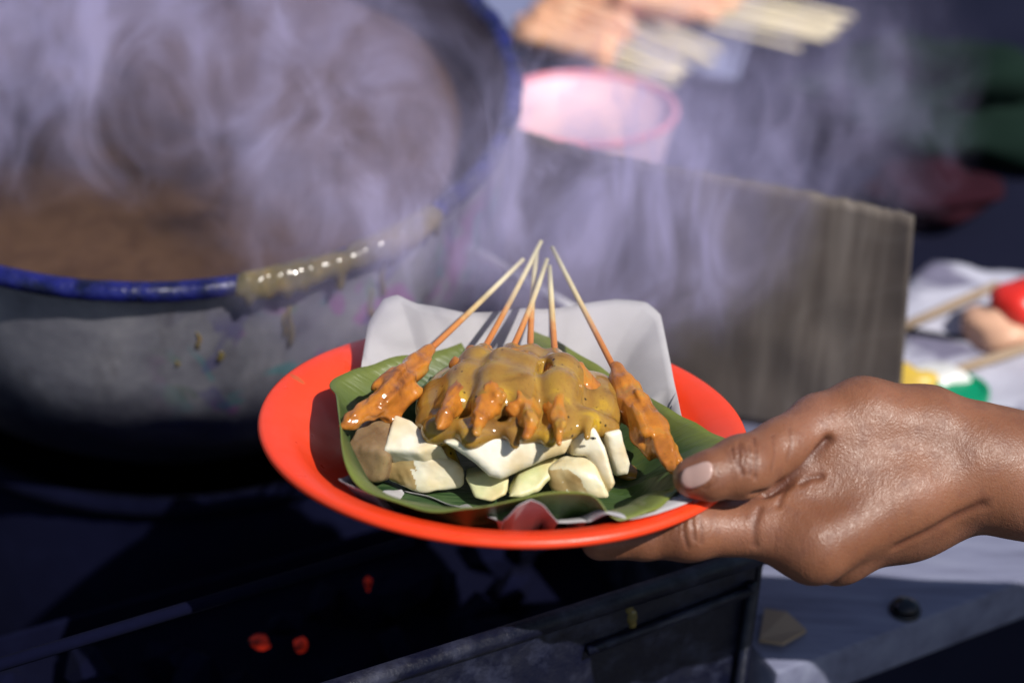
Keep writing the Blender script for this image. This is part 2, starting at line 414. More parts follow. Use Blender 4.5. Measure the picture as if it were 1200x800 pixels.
n.out(c, None, n.bump(n.noise(n.coord(), 12, 3), .5, .01))
M['green'] = mat('green_plastic', (.0, .26, .12), .35); M['yellow'] = mat('yellow_plastic', (.62, .42, .06), .4)
M['white'] = mat('white_plastic', (.72, .72, .70), .4); M['red'] = mat('red_plastic', (.75, .03, .02), .35)
M['peach'] = mat('peach_plastic', (.72, .42, .28), .45); M['tan'] = mat('dry_leaf', (.34, .25, .17), .8)
M['rawmeat'] = sauce_mat('marinated_meat', [(.3, (.70, .32, .18)), (.55, (.82, .46, .28)), (.75, (.86, .58, .40))], .3, False, .1)
M['metal'] = mat('dark_steel', (.05, .05, .055), .18, Metallic=1.0)
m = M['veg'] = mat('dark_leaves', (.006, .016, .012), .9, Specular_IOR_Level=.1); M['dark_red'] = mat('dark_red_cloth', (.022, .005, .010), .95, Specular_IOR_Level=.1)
M['tray'] = mat('blue_grey_tray', (.2, .22, .36), .5)

# ------------------------------------------------------------------ setting: ground, table
TZ = -0.20                                        # table top
GZ = -0.95
bm = bmesh.new()
box_pts(bm, [(-60, -60, GZ - .05), (60, -60, GZ - .05), (60, 60, GZ - .05), (-60, 60, GZ - .05), (-60, -60, GZ), (60, -60, GZ), (60, 60, GZ), (-60, 60, GZ)])
tag(bm_obj('ground', bm, M['ground'], smooth=False), kind='structure')

# stove frame: front top edge from (430,800) to (897,652), seen on the plane z = SZ
SZ = -0.13
EA, EB = onz(430, 800, SZ), onz(897, 652, SZ)
sdx = (EB - EA).normalized(); sdy = Vector((-sdx.y, sdx.x, 0))
def stv(a, b, z): return Vector((EB.x, EB.y, 0)) - sdx * a + sdy * b + Vector((0, 0, z))   # a: along to the left, b: away

# table: its near edge runs below the plank's front line (893,800)-(1200,684)
TA, TB = onz(893, 800, TZ), onz(1200, 684, TZ)
tdx = (TB - TA).normalized(); tdy = Vector((-tdx.y, tdx.x, 0))
def tb(a, b, z): return Vector((TA.x, TA.y, 0)) + tdx * a + tdy * b + Vector((0, 0, z))
table = empty('stall_table', tb(.3, .4, GZ)); tag(table, 'stall table with grey worn plank along its front and black cover behind', 'table')
def slab(name, a0, a1, b0, b1, z0, z1, mt, parent, bev=.003):
    bm = bmesh.new(); box_pts(bm, [tb(a0, b0, z0), tb(a1, b0, z0), tb(a1, b1, z0), tb(a0, b1, z0), tb(a0, b0, z1), tb(a1, b0, z1), tb(a1, b1, z1), tb(a0, b1, z1)], bev)
    return autosmooth(bm_obj(name, bm, mt, parent))
def prism(name, quad, z0, z1, mt, bev=.003):
    bm = bmesh.new(); box_pts(bm, [Vector((p.x, p.y, z0)) for p in quad] + [Vector((p.x, p.y, z1)) for p in quad], bev)
    return autosmooth(bm_obj(name, bm, mt, table))
GAP, SB = -.008, .215
prism('front_plank', [stv(GAP, -.012, 0), tb(.9, 0, 0), tb(.9, .19, 0), stv(GAP, .185, 0)], TZ - .03, TZ, M['plank'])
prism('front_apron', [stv(GAP, .004, 0), tb(.9, .012, 0), tb(.9, .03, 0), stv(GAP, .022, 0)], TZ - .14, TZ - .031, M['black_cloth'])
prism('covered_top', [stv(GAP, .188, 0), tb(.9, .193, 0), tb(.9, 2.6, 0), stv(GAP, 2.6, 0)], TZ - .03, TZ - .004, M['black_cloth'], .002)
prism('covered_top', [stv(.9, SB + .50, 0), stv(GAP + .003, SB + .50, 0), stv(GAP + .003, 2.6, 0), stv(.9, 2.6, 0)], TZ - .03, TZ - .004, M['black_cloth'], .002)
for a_, b_ in ((.03, .06), (.82, .06), (-.7, 2.45), (.8, 2.45)):
    slab('leg', a_, a_ + .05, b_, b_ + .05, GZ, TZ - .031, M['black_cloth'], table)

# ------------------------------------------------------------------ charcoal stove
stove = empty('charcoal_stove', stv(.35, .15, GZ)); tag(stove, 'black sooty iron charcoal stove under the big steaming pot', 'stove')
def sbox(bm, a0, a1, b0, b1, z0, z1, bev=.0015):
    box_pts(bm, [stv(a1, b0, z0), stv(a0, b0, z0), stv(a0, b1, z0), stv(a1, b1, z0), stv(a1, b0, z1), stv(a0, b0, z1), stv(a0, b1, z1), stv(a1, b1, z1)], bev)
def spart(name, mt, *boxes, **kw):
    bm = bmesh.new()
    for b_ in boxes: sbox(bm, *b_)
    return autosmooth(bm_obj(name, bm, mt, stove))
spart('front_panel', M['iron'], (0.004, .80, 0, .004, GZ + .3, SZ - .004))
spart('end_panel', M['iron'], (0, .0035, .0, SB, GZ + .3, SZ - .004))
spart('end_panel', M['iron'], (.801, .805, .0, SB, GZ + .3, SZ - .004))
spart('back_panel', M['soot_shade'], (.004, .80, SB - .004, SB, GZ + .3, SZ - .10))
bm = bmesh.new(); tube(bm, [stv(.81, SB, SZ), stv(.81, .002, SZ), stv(-.002, .002, SZ), stv(-.002, SB, SZ)], .0052, 12)
bm_obj('top_rail', bm, M['iron'], stove)
bm = bmesh.new(); tube(bm, [stv(.10, -.002, SZ - .022), stv(.008, -.003, SZ - .016)], .0028, 8); tube(bm, [stv(.008, -.003, SZ - .012), stv(.008, -.003, SZ - .3)], .0028, 8)
tube(bm, [stv(.03, -.003, SZ - .085), stv(.21, -.003, SZ - .12)], .002, 8)
bm_obj('weld_seam', bm, M['iron'], stove)
q = onz(0, 778, SZ - .004); q2 = onz(190, 721, SZ - .004); qd = (q2 - q).normalized()
bm = bmesh.new(); tube(bm, [q - qd * .12, q2 + qd * .13], .0032, 10); bm_obj('grate_bar', bm, M['soot_shade'], stove)
spart('charcoal_tray', M['soot_shade'], (.0045, .7995, .0045, SB - .0045, SZ - .125, SZ - .12))
for a_, b_ in ((.02, .02), (.76, .02), (.02, SB - .05), (.76, SB - .05)):
    spart('leg', M['iron'], (a_, a_ + .03, b_, b_ + .03, GZ, GZ + .301))
# drips of sauce on the front panel
for (px_, py_, r_) in ((737, 712, .0022), (740, 722, .0030), (741, 731, .0022), (722, 708, .0013), (735, 700, .0014), (690, 718, .0014)):
    r = ray(px_, py_); o = stv(0, 0, 0); t_ = (o - CP).dot(sdy) / r.dot(sdy); c = CP + r * t_
    bm = bmesh.new(); bmesh.ops.create_icosphere(bm, subdivisions=2, radius=r_, matrix=Matrix.Translation(c) @ Matrix.Diagonal((1, .6, 1.7, 1)))
    bm_obj('sauce_drip', bm, M['spill'] if py_ > 705 and px_ > 730 else M['metal'], stove)
def lump(name, c, r, mt, seed, sq=(1, 1, 1), parent=None, sub=3, amp=.45, fr=1.3):
    bm = bmesh.new(); bmesh.ops.create_icosphere(bm, subdivisions=sub, radius=r)
    for v_ in bm.verts:
        nn = mnoise.noise(v_.co * (fr / r) + Vector((seed * 3.1, seed, 0)))
        v_.co *= 1 + amp * nn
        v_.co = Vector((v_.co.x * sq[0], v_.co.y * sq[1], v_.co.z * sq[2])) + Vector(c)
    return bm_obj(name, bm, mt, parent)
# coal bed: nobody could count it
bm = bmesh.new(); rr = random.Random(3)
for k in range(150):
    c = stv(rr.uniform(.03, .78), rr.uniform(.03, SB - .03), SZ - .116 + rr.uniform(0, .02)); r = rr.uniform(.008, .018)
    mtx = Matrix.Translation(c) @ Matrix.Rotation(rr.uniform(0, 6), 4, (rr.random(), rr.random(), rr.random() + .1)) @ Matrix.Diagonal((r * 1.5, r, r * .8, 1))
    bmesh.ops.create_icosphere(bm, subdivisions=1, radius=1, matrix=mtx)
for v_ in bm.verts: v_.co += mnoise.noise_vector(v_.co * 90) * .004
tag(bm_obj('charcoal', bm, M['soot_shade'], smooth=False), 'bed of dark sooty charcoal lumps inside the iron stove', 'charcoal', kind='stuff')
for i, (px_, py_, r_, sq, lb) in enumerate(((305, 752, .0075, (1.2, .8, .7), 'widest glowing red ember low in the dark stove'), (353, 756, .006, (.9, .8, 1.1), 'dim red ember just right of the widest glowing ember'), (431, 683, .0045, (.6, .6, 1.6), 'small upright red ember under the orange plate'))):
    p = onz(px_, py_, SZ - .088); e = lump('ember', p, r_ * .7, M['ember'], i, sq, sub=2); tag(e, lb, 'ember', 'glowing embers in the stove')

# ------------------------------------------------------------------ cooking pot
QC, QN = pose(198, 87, 1.19, .050, -.148)
QX = CR - QN * CR.dot(QN); QX.normalize(); QY = QN.cross(QX)
QM = Matrix(((QX.x, QY.x, QN.x, QC.x), (QX.y, QY.y, QN.y, QC.y), (QX.z, QY.z, QN.z, QC.z), (0, 0, 0, 1)))
PR = .2065
pot = empty('cooking_pot', QC); pot.rotation_euler = QM.to_euler(); pot.location = QC
tag(pot, 'big grey enamel cooking pot with blue rim full of steaming brown sauce', 'pot')
def pot_part(name, bm, mt):                      # bm in the pot's own frame
    me = bpy.data.meshes.new(name); bmesh.ops.recalc_face_normals(bm, faces=bm.faces); bm.to_mesh(me); bm.free()
    me.polygons.foreach_set('use_smooth', [True] * len(me.polygons)); me.materials.append(mt)
    o = bpy.data.objects.new(name, me); COL.objects.link(o); o.parent = pot; return o
I4 = Matrix.Identity(4)
prof = [(.2065, -.004), (.2055, -.012), (.2048, -.03), (.2035, -.06), (.2005, -.09), (.194, -.12), (.182, -.145), (.160, -.168), (.125, -.186), (.07, -.196), (0, -.198)]
bm = bmesh.new(); lathe(bm, prof, I4, 128); pot_part('body', bm, M['enamel'])
bm = bmesh.new(); lathe(bm, [(r - .0025 if r > .01 else 0, h + .0025) for r, h in prof], I4, 128); pot_part('lining', bm, M['pot_inside'])
bm = bmesh.new(); k = 20
def rimwob(r, h, a):
    s_ = .0004 * math.sin(a * 23) + .0003 * math.sin(a * 51 + 1)
    return r + s_, h + s_
lathe(bm, [(PR + .0058 * math.cos(t_), .0055 * math.sin(t_)) for t_ in [2 * math.pi * j / k for j in range(k + 1)]], I4, 200, wob=rimwob)
bmesh.ops.remove_doubles(bm, verts=bm.verts, dist=1e-6); pot_part('rim', bm, M['blue_rim'])
pb = QM @ Vector((0, 0, -.198)); stand = empty('pot_stand', (pb.x, pb.y, GZ)); tag(stand, 'black iron drum stand added under the big enamel pot to darken the gap', 'stand')
DZ = pb.z - GZ; DM = Matrix.Translation((pb.x, pb.y, GZ))
bm = bmesh.new(); lathe(bm, [(.168, .06), (.172, DZ * .5), (.178, DZ - .01), (.172, DZ - .008), (.160, DZ * .5), (.155, .06), (.168, .06)], DM, 64); bm_obj('drum', bm, M['soot_shade'], stand)  # closed drum added so the space below the pot stays dark
bm = bmesh.new(); tube(bm, [DM @ Vector((.178 * math.cos(t_), .178 * math.sin(t_), DZ - .012)) for t_ in [2 * math.pi * j / 48 for j in range(49)]], .006, 8); bm_obj('ring', bm, M['soot_shade'], stand)
for t_ in (.4, 2.5, 4.6):
    bm = bmesh.new(); p_ = DM @ Vector((.15 * math.cos(t_), .15 * math.sin(t_), 0)); tube(bm, [p_ + Vector((0, 0, .07)), p_], .012, 8); bm_obj('leg', bm, M['soot_shade'], stand)
# pixel -> angle round the rim
def rim_ang(px_, py_):
    r = ray(px_, py_); p = CP + r * ((QC - CP).dot(QN) / r.dot(QN)); d = p - QC
    return math.atan2(d.dot(QY), d.dot(QX))
def spill(a_from, a_to, seed, lumps, drops):
    """an irregular skin of sauce hugging the rim, thicker and sagging on its outer lower side; in the pot's frame"""
    n_ = 26; pr = []
    for k in range(n_):
        f_ = k / (n_ - 1); a_ = a_from + (a_to - a_from) * f_
        r_ = .0056 + .0011 * math.sin(f_ * 3.14) + .0006 * mnoise.noise(Vector((f_ * 7, seed, 0))) + sum(h_ * math.exp(-((f_ - c_) / w_) ** 2) for c_, w_, h_ in lumps)
        pr.append((Vector(((PR + .0012) * math.cos(a_), (PR + .0012) * math.sin(a_), -.0004 + .0006 * mnoise.noise(Vector((f_ * 5, seed + 3, 1))))), r_))
    dr = []
    for f_, r_, dz in drops:
        a_ = a_from + (a_to - a_from) * f_; dr.append((Vector(((PR + .0055) * math.cos(a_), (PR + .0055) * math.sin(a_), -.005)), Vector(((PR + .0050) * math.cos(a_), (PR + .0050) * math.sin(a_), -.006 - dz)), r_))
    def fn(P):
        d = None
        for (p0, r0), (p1, r1) in zip(pr, pr[1:]):
            e = d_cap(P, p0, p1, r0, r1); d = e if d is None else smin(d, e, .002)
        for p0, p1, r_ in dr: d = smin(d, d_cap(P, p0, p1, r_ * .8, r_), .004)
        return d + noise_np(P, 90, seed) * .0004
    V, Qd = nets(fn, np.min([np.array(tuple(p)) - r for p, r in pr], 0) - (.003, .003, .014), np.max([np.array(tuple(p)) + r for p, r in pr], 0) + .003, .001)
    V = relax(V, Qd, 1); me = bpy.data.meshes.new('sauce_spill'); me.from_pydata(V.tolist(), [], Qd.tolist())
    me.polygons.foreach_set('use_smooth', [True] * len(me.polygons)); me.materials.append(M['spill'])
    o = bpy.data.objects.new('sauce_spill', me); COL.objects.link(o); o.parent = pot
spill(rim_ang(283, 338), rim_ang(404, 308), 1, ((.15, .12, .0012), (.45, .08, .0008), (.62, .06, .0013)), ((.07, .0022, .003), (.42, .0024, .003), (.58, .0022, .002), (.93, .0028, .006), (.25, .0018, .001)))
spill(rim_ang(400, 309), rim_ang(517, 257), 2, ((.75, .2, .0010), (.4, .1, .0004)), ((.45, .0020, .001), (.55, .0024, .002), (.95, .0022, .002), (.65, .0018, .001)))
# drips running down the outside (in the pot's frame)
def pot_r(h):
    for (r0, h0), (r1, h1) in zip(prof, prof[1:]):
        if h0 >= h >= h1: return r0 + (r1 - r0) * (h - h0) / (h1 - h0)
    return prof[0][0]
for (px_, py0, h0, h1, r_) in ((336, 0, -.022, -.052, .0022), (329, 0, -.026, -.044, .0015), (441, 0, -.014, -.040, .0024), (452, 0, -.012, -.020, .0022), (256, 0, -.046, -.052, .0021), (231, 0, -.030, -.042, .0012), (384, 0, -.004, -.012, .0026), (428, 0, -.03, -.052, .0018), (205, 0, -.05, -.054, .0009)):
    yy_ = {336: 385, 329: 380, 441: 370, 452: 360, 256: 412, 231: 393, 384: 330, 428: 360, 205: 398}[px_]
    # angle of the drip: rim angle at the same screen column
    best = min((abs((lambda p: 600 + FPX * (p - CP).dot(CR) / (p - CP).dot(CF))(QM @ Vector((.2 * math.cos(t_), .2 * math.sin(t_), -.03))) - px_), t_) for t_ in [-math.pi + .002 * j for j in range(1571)])
    a_ = best[1]; pts = []; n_ = 7
    for j in range(n_):
        h = h0 + (h1 - h0) * j / (n_ - 1); r = pot_r(h) + .0002; aa = a_ + .004 * math.sin(j * 1.3 + px_)
        pts.append(Vector((r * math.cos(aa), r * math.sin(aa), h)))
    bm = bmesh.new(); tube(bm, pts, [r_ * (.35 + .65 * (j / (n_ - 1)) ** .7) for j in range(n_ - 1)] + [r_ * .5], 8); pot_part('sauce_drip', bm, M['spill'])
# sauce in the pot
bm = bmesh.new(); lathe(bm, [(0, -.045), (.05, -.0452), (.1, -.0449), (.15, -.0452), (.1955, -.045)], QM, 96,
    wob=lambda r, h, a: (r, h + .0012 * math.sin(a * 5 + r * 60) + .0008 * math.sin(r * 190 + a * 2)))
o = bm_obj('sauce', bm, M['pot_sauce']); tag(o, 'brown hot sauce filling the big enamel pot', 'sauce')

# ------------------------------------------------------------------ plate
bm = bmesh.new()
pprof = [(0, -.0245), (.055, -.0245), (.064, -.0235), (.072, -.020), (.084, -.013), (.0935, -.0055), (.098, -.0025), (.1035, -.0012), (.1082, -.0004), (.1098, -.0010),
         (.1106, -.0028), (.1100, -.0044), (.1086, -.0048), (.1072, -.0040), (.1035, -.0034), (.098, -.0048), (.0945, -.0085), (.086, -.0165), (.074, -.0245), (.066, -.0275), (.062, -.0300), (.059, -.0300), (.057, -.027), (0, -.027)]
lathe(bm, pprof, PLM, 160)
plate = bm_obj('plate', bm, M['plate'], origin=pl(0, 0, -.03))
n = M_PLATE; base_ = n.b.inputs['Base Color'].links[0].from_socket; fac_ = None     # two dried sauce smears on the rim
for (qa, qb) in (((333, 440), (365, 470)), ((352, 437), (356, 452))):
    a_, b_ = (pp(*qa, -.003) - plate.location), (pp(*qb, -.010) - plate.location); d_ = b_ - a_; md_ = (a_ + b_) / 2
    rq = d_.to_track_quat('X', 'Z').to_matrix().inverted()
    e_ = rq.to_euler(); mp_ = n.new('ShaderNodeMapping', Location=tuple(-(rq @ md_))); mp_.inputs['Rotation'].default_value = e_
    tc_ = n.new('ShaderNodeTexCoord'); n.link(tc_.outputs['Object'], mp_.inputs['Vector'])
    sc_ = n.new('ShaderNodeVectorMath', operation='MULTIPLY'); n.link(mp_.outputs[0], sc_.inputs[0]); sc_.inputs[1].default_value = (1 / (d_.length * .6), 1 / .0032, 1 / .012)
    ln_ = n.new('ShaderNodeVectorMath', operation='LENGTH'); n.link(sc_.outputs[0], ln_.inputs[0])
    f_ = n.ramp(n.math('ADD', ln_.outputs['Value'], n.math('MULTIPLY', n.noise(n.coord(), 150, 3), .6)), [(.85, .6), (1.15, 0)])
    base_ = n.mix(f_, base_, (.42, .13, .03))
n.link(base_, n.b.inputs['Base Color'])
tag(plate, 'shallow orange red plastic plate held in a hand in front of the pot', 'plate')
def plate_h(r):
    pr = pprof[:9]
    for (r0, h0), (r1, h1) in zip(pr, pr[1:]):
        if r0 <= r <= r1: return h0 + (h1 - h0) * (r - r0) / (r1 - r0)
    return 0 if r > .1 else -.0245

def catmull(P, n):
    out = []; m_ = len(P)
    for i in range(m_):
        p0, p1, p2, p3 = (np.array(P[(i + j) % m_], float) for j in (-1, 0, 1, 2))
        for j in range(n):
            t = j / n
            out.append(.5 * ((2 * p1) + (-p0 + p2) * t + (2 * p0 - 5 * p1 + 4 * p2 - p3) * t * t + (-p0 + 3 * p1 - 3 * p2 + p3) * t ** 3))
    return out
def sheet(name, bound, mt, lift, thick, K=22, centre=(0, 0), per=8, wob=.0006, seed=0, crisp=0.0):
    """bound: (px, py, h, curl) round the edge; lies on the plate, rises to h at its edge"""
    B = catmull([(*plc(pp(x, y, h)), c) for x, y, h, c in bound], per)
    if crisp:
        P_ = [np.array((*plc(pp(x, y, h)), c)) for x, y, h, c in bound]; m_ = len(P_)
        Lb = [P_[i] * (1 - j / per) + P_[(i + 1) % m_] * (j / per) for i in range(m_) for j in range(per)]
        B = [a * crisp + np.array(b) * (1 - crisp) for a, b in zip(Lb, B)]
    V, ed = [], []
    nb = len(B)
    for i, (u, v_, h, curl) in enumerate(B):
        for k in range(1, K + 1):
            t = k / K
            bulge = 1 + curl * math.sin(math.pi * min(1, max(0, (t - .45) / .55))) * .9 if curl else 1
            s_ = t * bulge
            x, y = centre[0] + (u - centre[0]) * s_, centre[1] + (v_ - centre[1]) * s_
            r = math.hypot(x, y); base = plate_h(min(r, .108)) + lift
            b_ = max(0, (t - .52) / .48) ** 1.45
            if h < .005 and not curl: b_ = max(0, (t - .90) / .10) ** 1.2
            if curl: b_ = max(0, (t - .72) / .28) ** .8
            z_ = base * (1 - b_) + h * b_
            z_ = max(z_, base if r < .108 else h - .02)
            z_ += wob * mnoise.noise(Vector((x * 60, y * 60, seed)))* (.3 + t)
            V.append(pl(x, y, z_)); ed.append(max(0, (t - .82) / .18))
    c = len(V); V.append(pl(centre[0], centre[1], plate_h(0) + lift)); ed.append(0)
    Fc = []
    for i in range(nb):
        j = (i + 1) % nb
        Fc.append((c, i * K, j * K))
        for k in range(K - 1): Fc.append((i * K + k, i * K + k + 1, j * K + k + 1, j * K + k))
    o = mesh_obj(name, V, Fc, mt, origin=pl(0, 0, -.02))
    at2 = o.data.attributes.new('edge', 'FLOAT', 'POINT'); at2.data.foreach_set('value', ed)
    md = o.modifiers.new('Solidify', 'SOLIDIFY'); md.thickness = thick; md.offset = 1
    return o
paper = sheet('wrapping_paper', [
    (423, 440, -.001, 0), (426, 412, .006, 0), (432, 378, .015, 0), (449, 352, .023, 0), (466, 346, .0245, 0), (490, 357, .022, 0), (545, 366, .0195, 0), (605, 363, .0195, 0), (665, 360, .0195, 0),
    (722, 351, .0235, 0), (757, 355, .0235, 0), (774, 369, .021, 0), (784, 415, .0125, 0), (798, 487, .0005, 0), (826, 540, -.003, 0), (812, 586, -.0002, 0), (772, 600, .0005, 0), (740, 607, .0012, .03), (712, 600, .0042, .05),
    (692, 611, -.003, .0), (655, 611, -.003, .0), (637, 592, .0060, .09), (622, 586, .0080, .10), (606, 594, .0060, .09), (588, 612, -.003, 0), (530, 590, -.0185, 0), (470, 572, -.0195, 0), (432, 578, .0004, 0), (397, 562, .0020, 0),
    (425, 548, -.0180, 0), (445, 508, -.0236, 0), (436, 465, -.0185, 0)], M['paper'], .0008, .00025, K=26, wob=.0010, seed=4, crisp=.7)
tag(paper, 'pale grey wrapping paper standing up behind the food on the orange plate', 'paper')
leaf = sheet('banana_leaf', [
    (394, 462, .0100, .11), (388, 447, .0060, .02), (420, 431, .007, 0), (470, 417, .0075, 0), (520, 408, .007, 0), (560, 392, .009, 0), (600, 378, .013, 0), (650, 400, .009, 0), (700, 428, .006, 0),
    (745, 455, .005, 0), (795, 485, .007, 0), (845, 510, .009, 0), (852, 518, .0085, 0), (838, 536, .006, 0), (808, 558, .002, 0), (793, 574, .0005, 0), (768, 600, .0010, 0), (735, 608, .0012, .02),
    (716, 601, .0035, .05), (694, 579, .0095, .10), (645, 575, .0100, .11), (590, 586, .0070, .09), (520, 599, .0032, .05), (460, 587, .0032, .04), (424, 570, .0045, .06), (404, 540, .0085, .10), (399, 500, .0105, .13)],
    M['leaf'], .0030, .0005, K=24, wob=.0012, seed=1)
tag(leaf, 'green banana leaf with curled edges lining the orange plate under the food', 'leaf')

# ------------------------------------------------------------------ food on the plate
def chunk(outline, ext, label, mt, seed, green=0.0, bev=.0028, amp=.00022):
    """outline: (px, py, h) of the visible face, pushed back by ext (in plate axes)"""
    F0 = [np.array(tuple(pp(*q)), np.float64) for q in outline]; E = np.array(tuple(PX * ext[0] + PY * ext[1] + PN * ext[2]))
    c0 = sum(F0) / len(F0); nn = np.zeros(3)
    for p, q in zip(F0, F0[1:] + F0[:1]): nn += np.cross(p - c0, q - c0)
    nn /= np.linalg.norm(nn)
    if nn @ E < 0: nn = -nn
    ax = np.cross(nn, np.array(tuple(CU))); ax /= np.linalg.norm(ax); ay = np.cross(nn, ax)
    poly = np.array([((p - c0) @ ax, (p - c0) @ ay) for p in F0]); Lz = E @ nn; sh = (E @ ax / Lz, E @ ay / Lz); rb = bev
    def fn(P):
        q = P - c0.astype(np.float32); z = q @ nn.astype(np.float32)
        x = q @ ax.astype(np.float32) - z * sh[0]; y = q @ ay.astype(np.float32) - z * sh[1]
        d2 = np.full(len(P), 1e9, np.float32); sg = np.ones(len(P), np.float32)
        for (ax_, ay_), (bx_, by_) in zip(poly, np.roll(poly, -1, 0)):
            ex_, ey_ = bx_ - ax_, by_ - ay_; wx, wy = x - ax_, y - ay_
            t = np.clip((wx * ex_ + wy * ey_) / (ex_ * ex_ + ey_ * ey_), 0, 1); d2 = np.minimum(d2, (wx - t * ex_) ** 2 + (wy - t * ey_) ** 2)
            c1, c2, c3 = y >= ay_, y < by_, ex_ * wy > ey_ * wx
            sg = np.where((c1 & c2 & c3) | (~c1 & ~c2 & ~c3), -sg, sg)
        d2 = sg * np.sqrt(d2)
        dz = np.abs(z - Lz / 2) - Lz / 2
        wx, wz = d2 + rb, dz + rb
        d = np.minimum(np.maximum(wx, wz), 0) + np.sqrt(np.maximum(wx, 0) ** 2 + np.maximum(wz, 0) ** 2) - rb
        return d + noise_np(P, 60, seed) * amp * .7 + noise_np(P, 170, seed + 5) * amp * .35
    bnd = [(p, .001) for p in F0] + [(p + E, .001) for p in F0]
    o = net_obj('rice_cake', fn, bnd, .0008, mt, rel=2); o.color = (green, green, green, 1)
    return tag(o, label, 'rice cake', 'rice cake pieces on the plate')
m = M['rind'] = mat('rice_cake_rind', (.6, .42, .2), .45); n = N(m); v = n.coord()
n.out(n.ramp(n.noise(v, 60, 4), [(.3, (.38, .22, .07)), (.5, (.58, .42, .19)), (.72, (.72, .62, .38))]), None, n.bump(n.noise(v, 240, 3), .2, .0004))
M['rice_sauced'] = sauce_mat('sauced_rice_cake', [(.3, (.17, .105, .055)), (.5, (.26, .17, .09)), (.75, (.40, .29, .14))], .2, False, .2)
def off(p, u, v, h): return p + PX * (u * .001) + PY * (v * .001) + PN * (h * .001)
F1 = [pp(*q) for q in ((403, 518, .000), (420, 494, .005), (442, 484, .007), (470, 497, .006), (456, 528, .001), (450, 566, -.016), (412, 566, -.018))]
LATER = [(F1 + [off(p, 5, 13, -4) for p in F1], 'rice cake piece darkened with sauce at the left end of the pile', 'rice_sauced', 1, 0.0)]
chunk([(447, 525, .001), (461, 484, .009), (480, 490, .009), (515, 520, .005), (490, 530, .0015)], (.006, .006, -.012), 'white rice cake wedge with a sloping top and sauce on its peak at left', M['rice'], 2, .0, .0022)
C2 = pp(492, 530, .0005)
T2 = [C2, off(C2, -17, 9, -2), off(C2, 21, 4, -8.5), off(C2, 3, 19, -3)]
LATER.append((T2 + [off(C2, .5, -1, -20), off(C2, -16.5, 9, -20), off(C2, 20, 4, -20), off(C2, 3, 19, -20)], 'big white rice cake block with a tan left face below the leftmost skewer', 'rice', 3, .05))
chunk([(519, 519, .012), (560, 508, .014), (610, 506, .015), (655, 506, .014), (672, 514, .012), (664, 533, .006), (640, 540, .003), (612, 552, -.001), (588, 563, -.005), (572, 559, -.004), (556, 543, .001), (538, 531, .007)], (.0, .022, -.008), 'broad pale rice cake wedge directly under the sauce in the middle', M['rice'], 4, .0, .0045)
chunk([(545, 560, -.010), (572, 556, -.009), (596, 562, -.009), (594, 581, -.014), (576, 590, -.017), (556, 586, -.017)], (0, .017, -.003), 'small greenish rice cake piece in front below the broad pale wedge', M['rice'], 5, .8, .0022)
chunk([(595, 583, -.013), (607, 558, -.007), (632, 543, -.003), (663, 538, -.001), (667, 546, -.003), (642, 566, -.009), (632, 579, -.013), (612, 585, -.014)], (0, .016, -.004), 'curved pale green rice cake piece between two front chunks', M['rice'], 6, .9, .0026)
C6 = pp(666, 549, .000)
LATER.append(([C6, off(C6, -10, 7, -3), off(C6, -2, 16, 1), pp(696, 533, .003), pp(707, 548, .000), pp(719, 588, -.013), pp(673, 585, -.015), pp(645, 579, -.015), off(C6, 12, 16, -15), off(C6, -6, 14, -15)], 'rice cake cube in front with a tan side and glossy white face', 'rice', 7, .3))
chunk([(668, 503, .014), (684, 495, .016), (700, 501, .015), (711, 525, .009), (724, 566, -.006), (716, 578, -.010), (700, 548, -.002), (690, 534, .004), (672, 534, .004)], (-.004, .013, -.006), 'tall bright white rice cake slab right of the middle with a dark fleck', M['rice'], 8, .0)
chunk([(710, 508, .011), (728, 502, .012), (742, 545, -.004), (737, 556, -.010), (724, 558, -.010), (715, 530, .002)], (-.003, .014, -.005), 'narrow white rice cake slab leaning behind the tall bright one', M['rice'], 9, .05)

def hull_cake(pts, label, mt, seed, green=0.0, k=.0032):
    bm = bmesh.new()
    for p in pts: bm.verts.new(p)
    bmesh.ops.convex_hull(bm, input=bm.verts); c = sum((Vector(p) for p in pts), Vector()) / len(pts)
    pln = []
    for f in bm.faces:
        n_ = f.normal.copy()
        f.normal_update(); n_ = f.normal.copy(); o_ = f.verts[0].co
        if n_.dot(o_ - c) < 0: n_ = -n_
        if not any(n_.dot(q[0]) > .995 for q in pln): pln.append((n_, n_.dot(o_)))
    bm.free()
    def fn(P):
        d = None
        for n_, w_ in pln:
            e = P @ A3(n_) - np.float32(w_); d = e if d is None else smax(d, e, k)
        return d + noise_np(P, 60, seed) * .0003 + noise_np(P, 200, seed + 5) * .00012
    o = net_obj('rice_cake', fn, [(p, .001) for p in pts], .0008, mt, rel=2)
    if mt == M['rice']:                          # the rind side of the cut block, stained tan
        o.data.materials.append(M['rind']); side = (PX * -.80 - PY * .60)
        for f in o.data.polygons:
            if f.normal.dot(side) > .80 and f.normal.dot(PN) < .5: f.material_index = 1
    o.color = (green, green, green, 1)
    return tag(o, label, 'rice cake', 'rice cake pieces on the plate')
def meat_fn(pr, seed, extra=()):
    axd = np.array(tuple((pr[-1][0] - pr[0][0]).normalized()), np.float32)
    def fn(P):
        d = None
        for (p0, r0), (p1, r1) in zip(pr, pr[1:]):
            e = d_cap(P, p0, p1, r0, r1); d = e if d is None else smin(d, e, .003)
        for p0, p1, r0, r1 in extra: d = smin(d, d_cap(P, p0, p1, r0, r1), .0025)
        q = P - np.outer(P @ axd, axd) * .72
        return d + noise_np(q, 110, seed) * .0007 + noise_np(q, 300, seed + 3) * .0004 + noise_np(P, 60, seed + 1) * .0004
    return fn
def chain(q): return [(pp(x, y, h), r) for x, y, h, r in q]
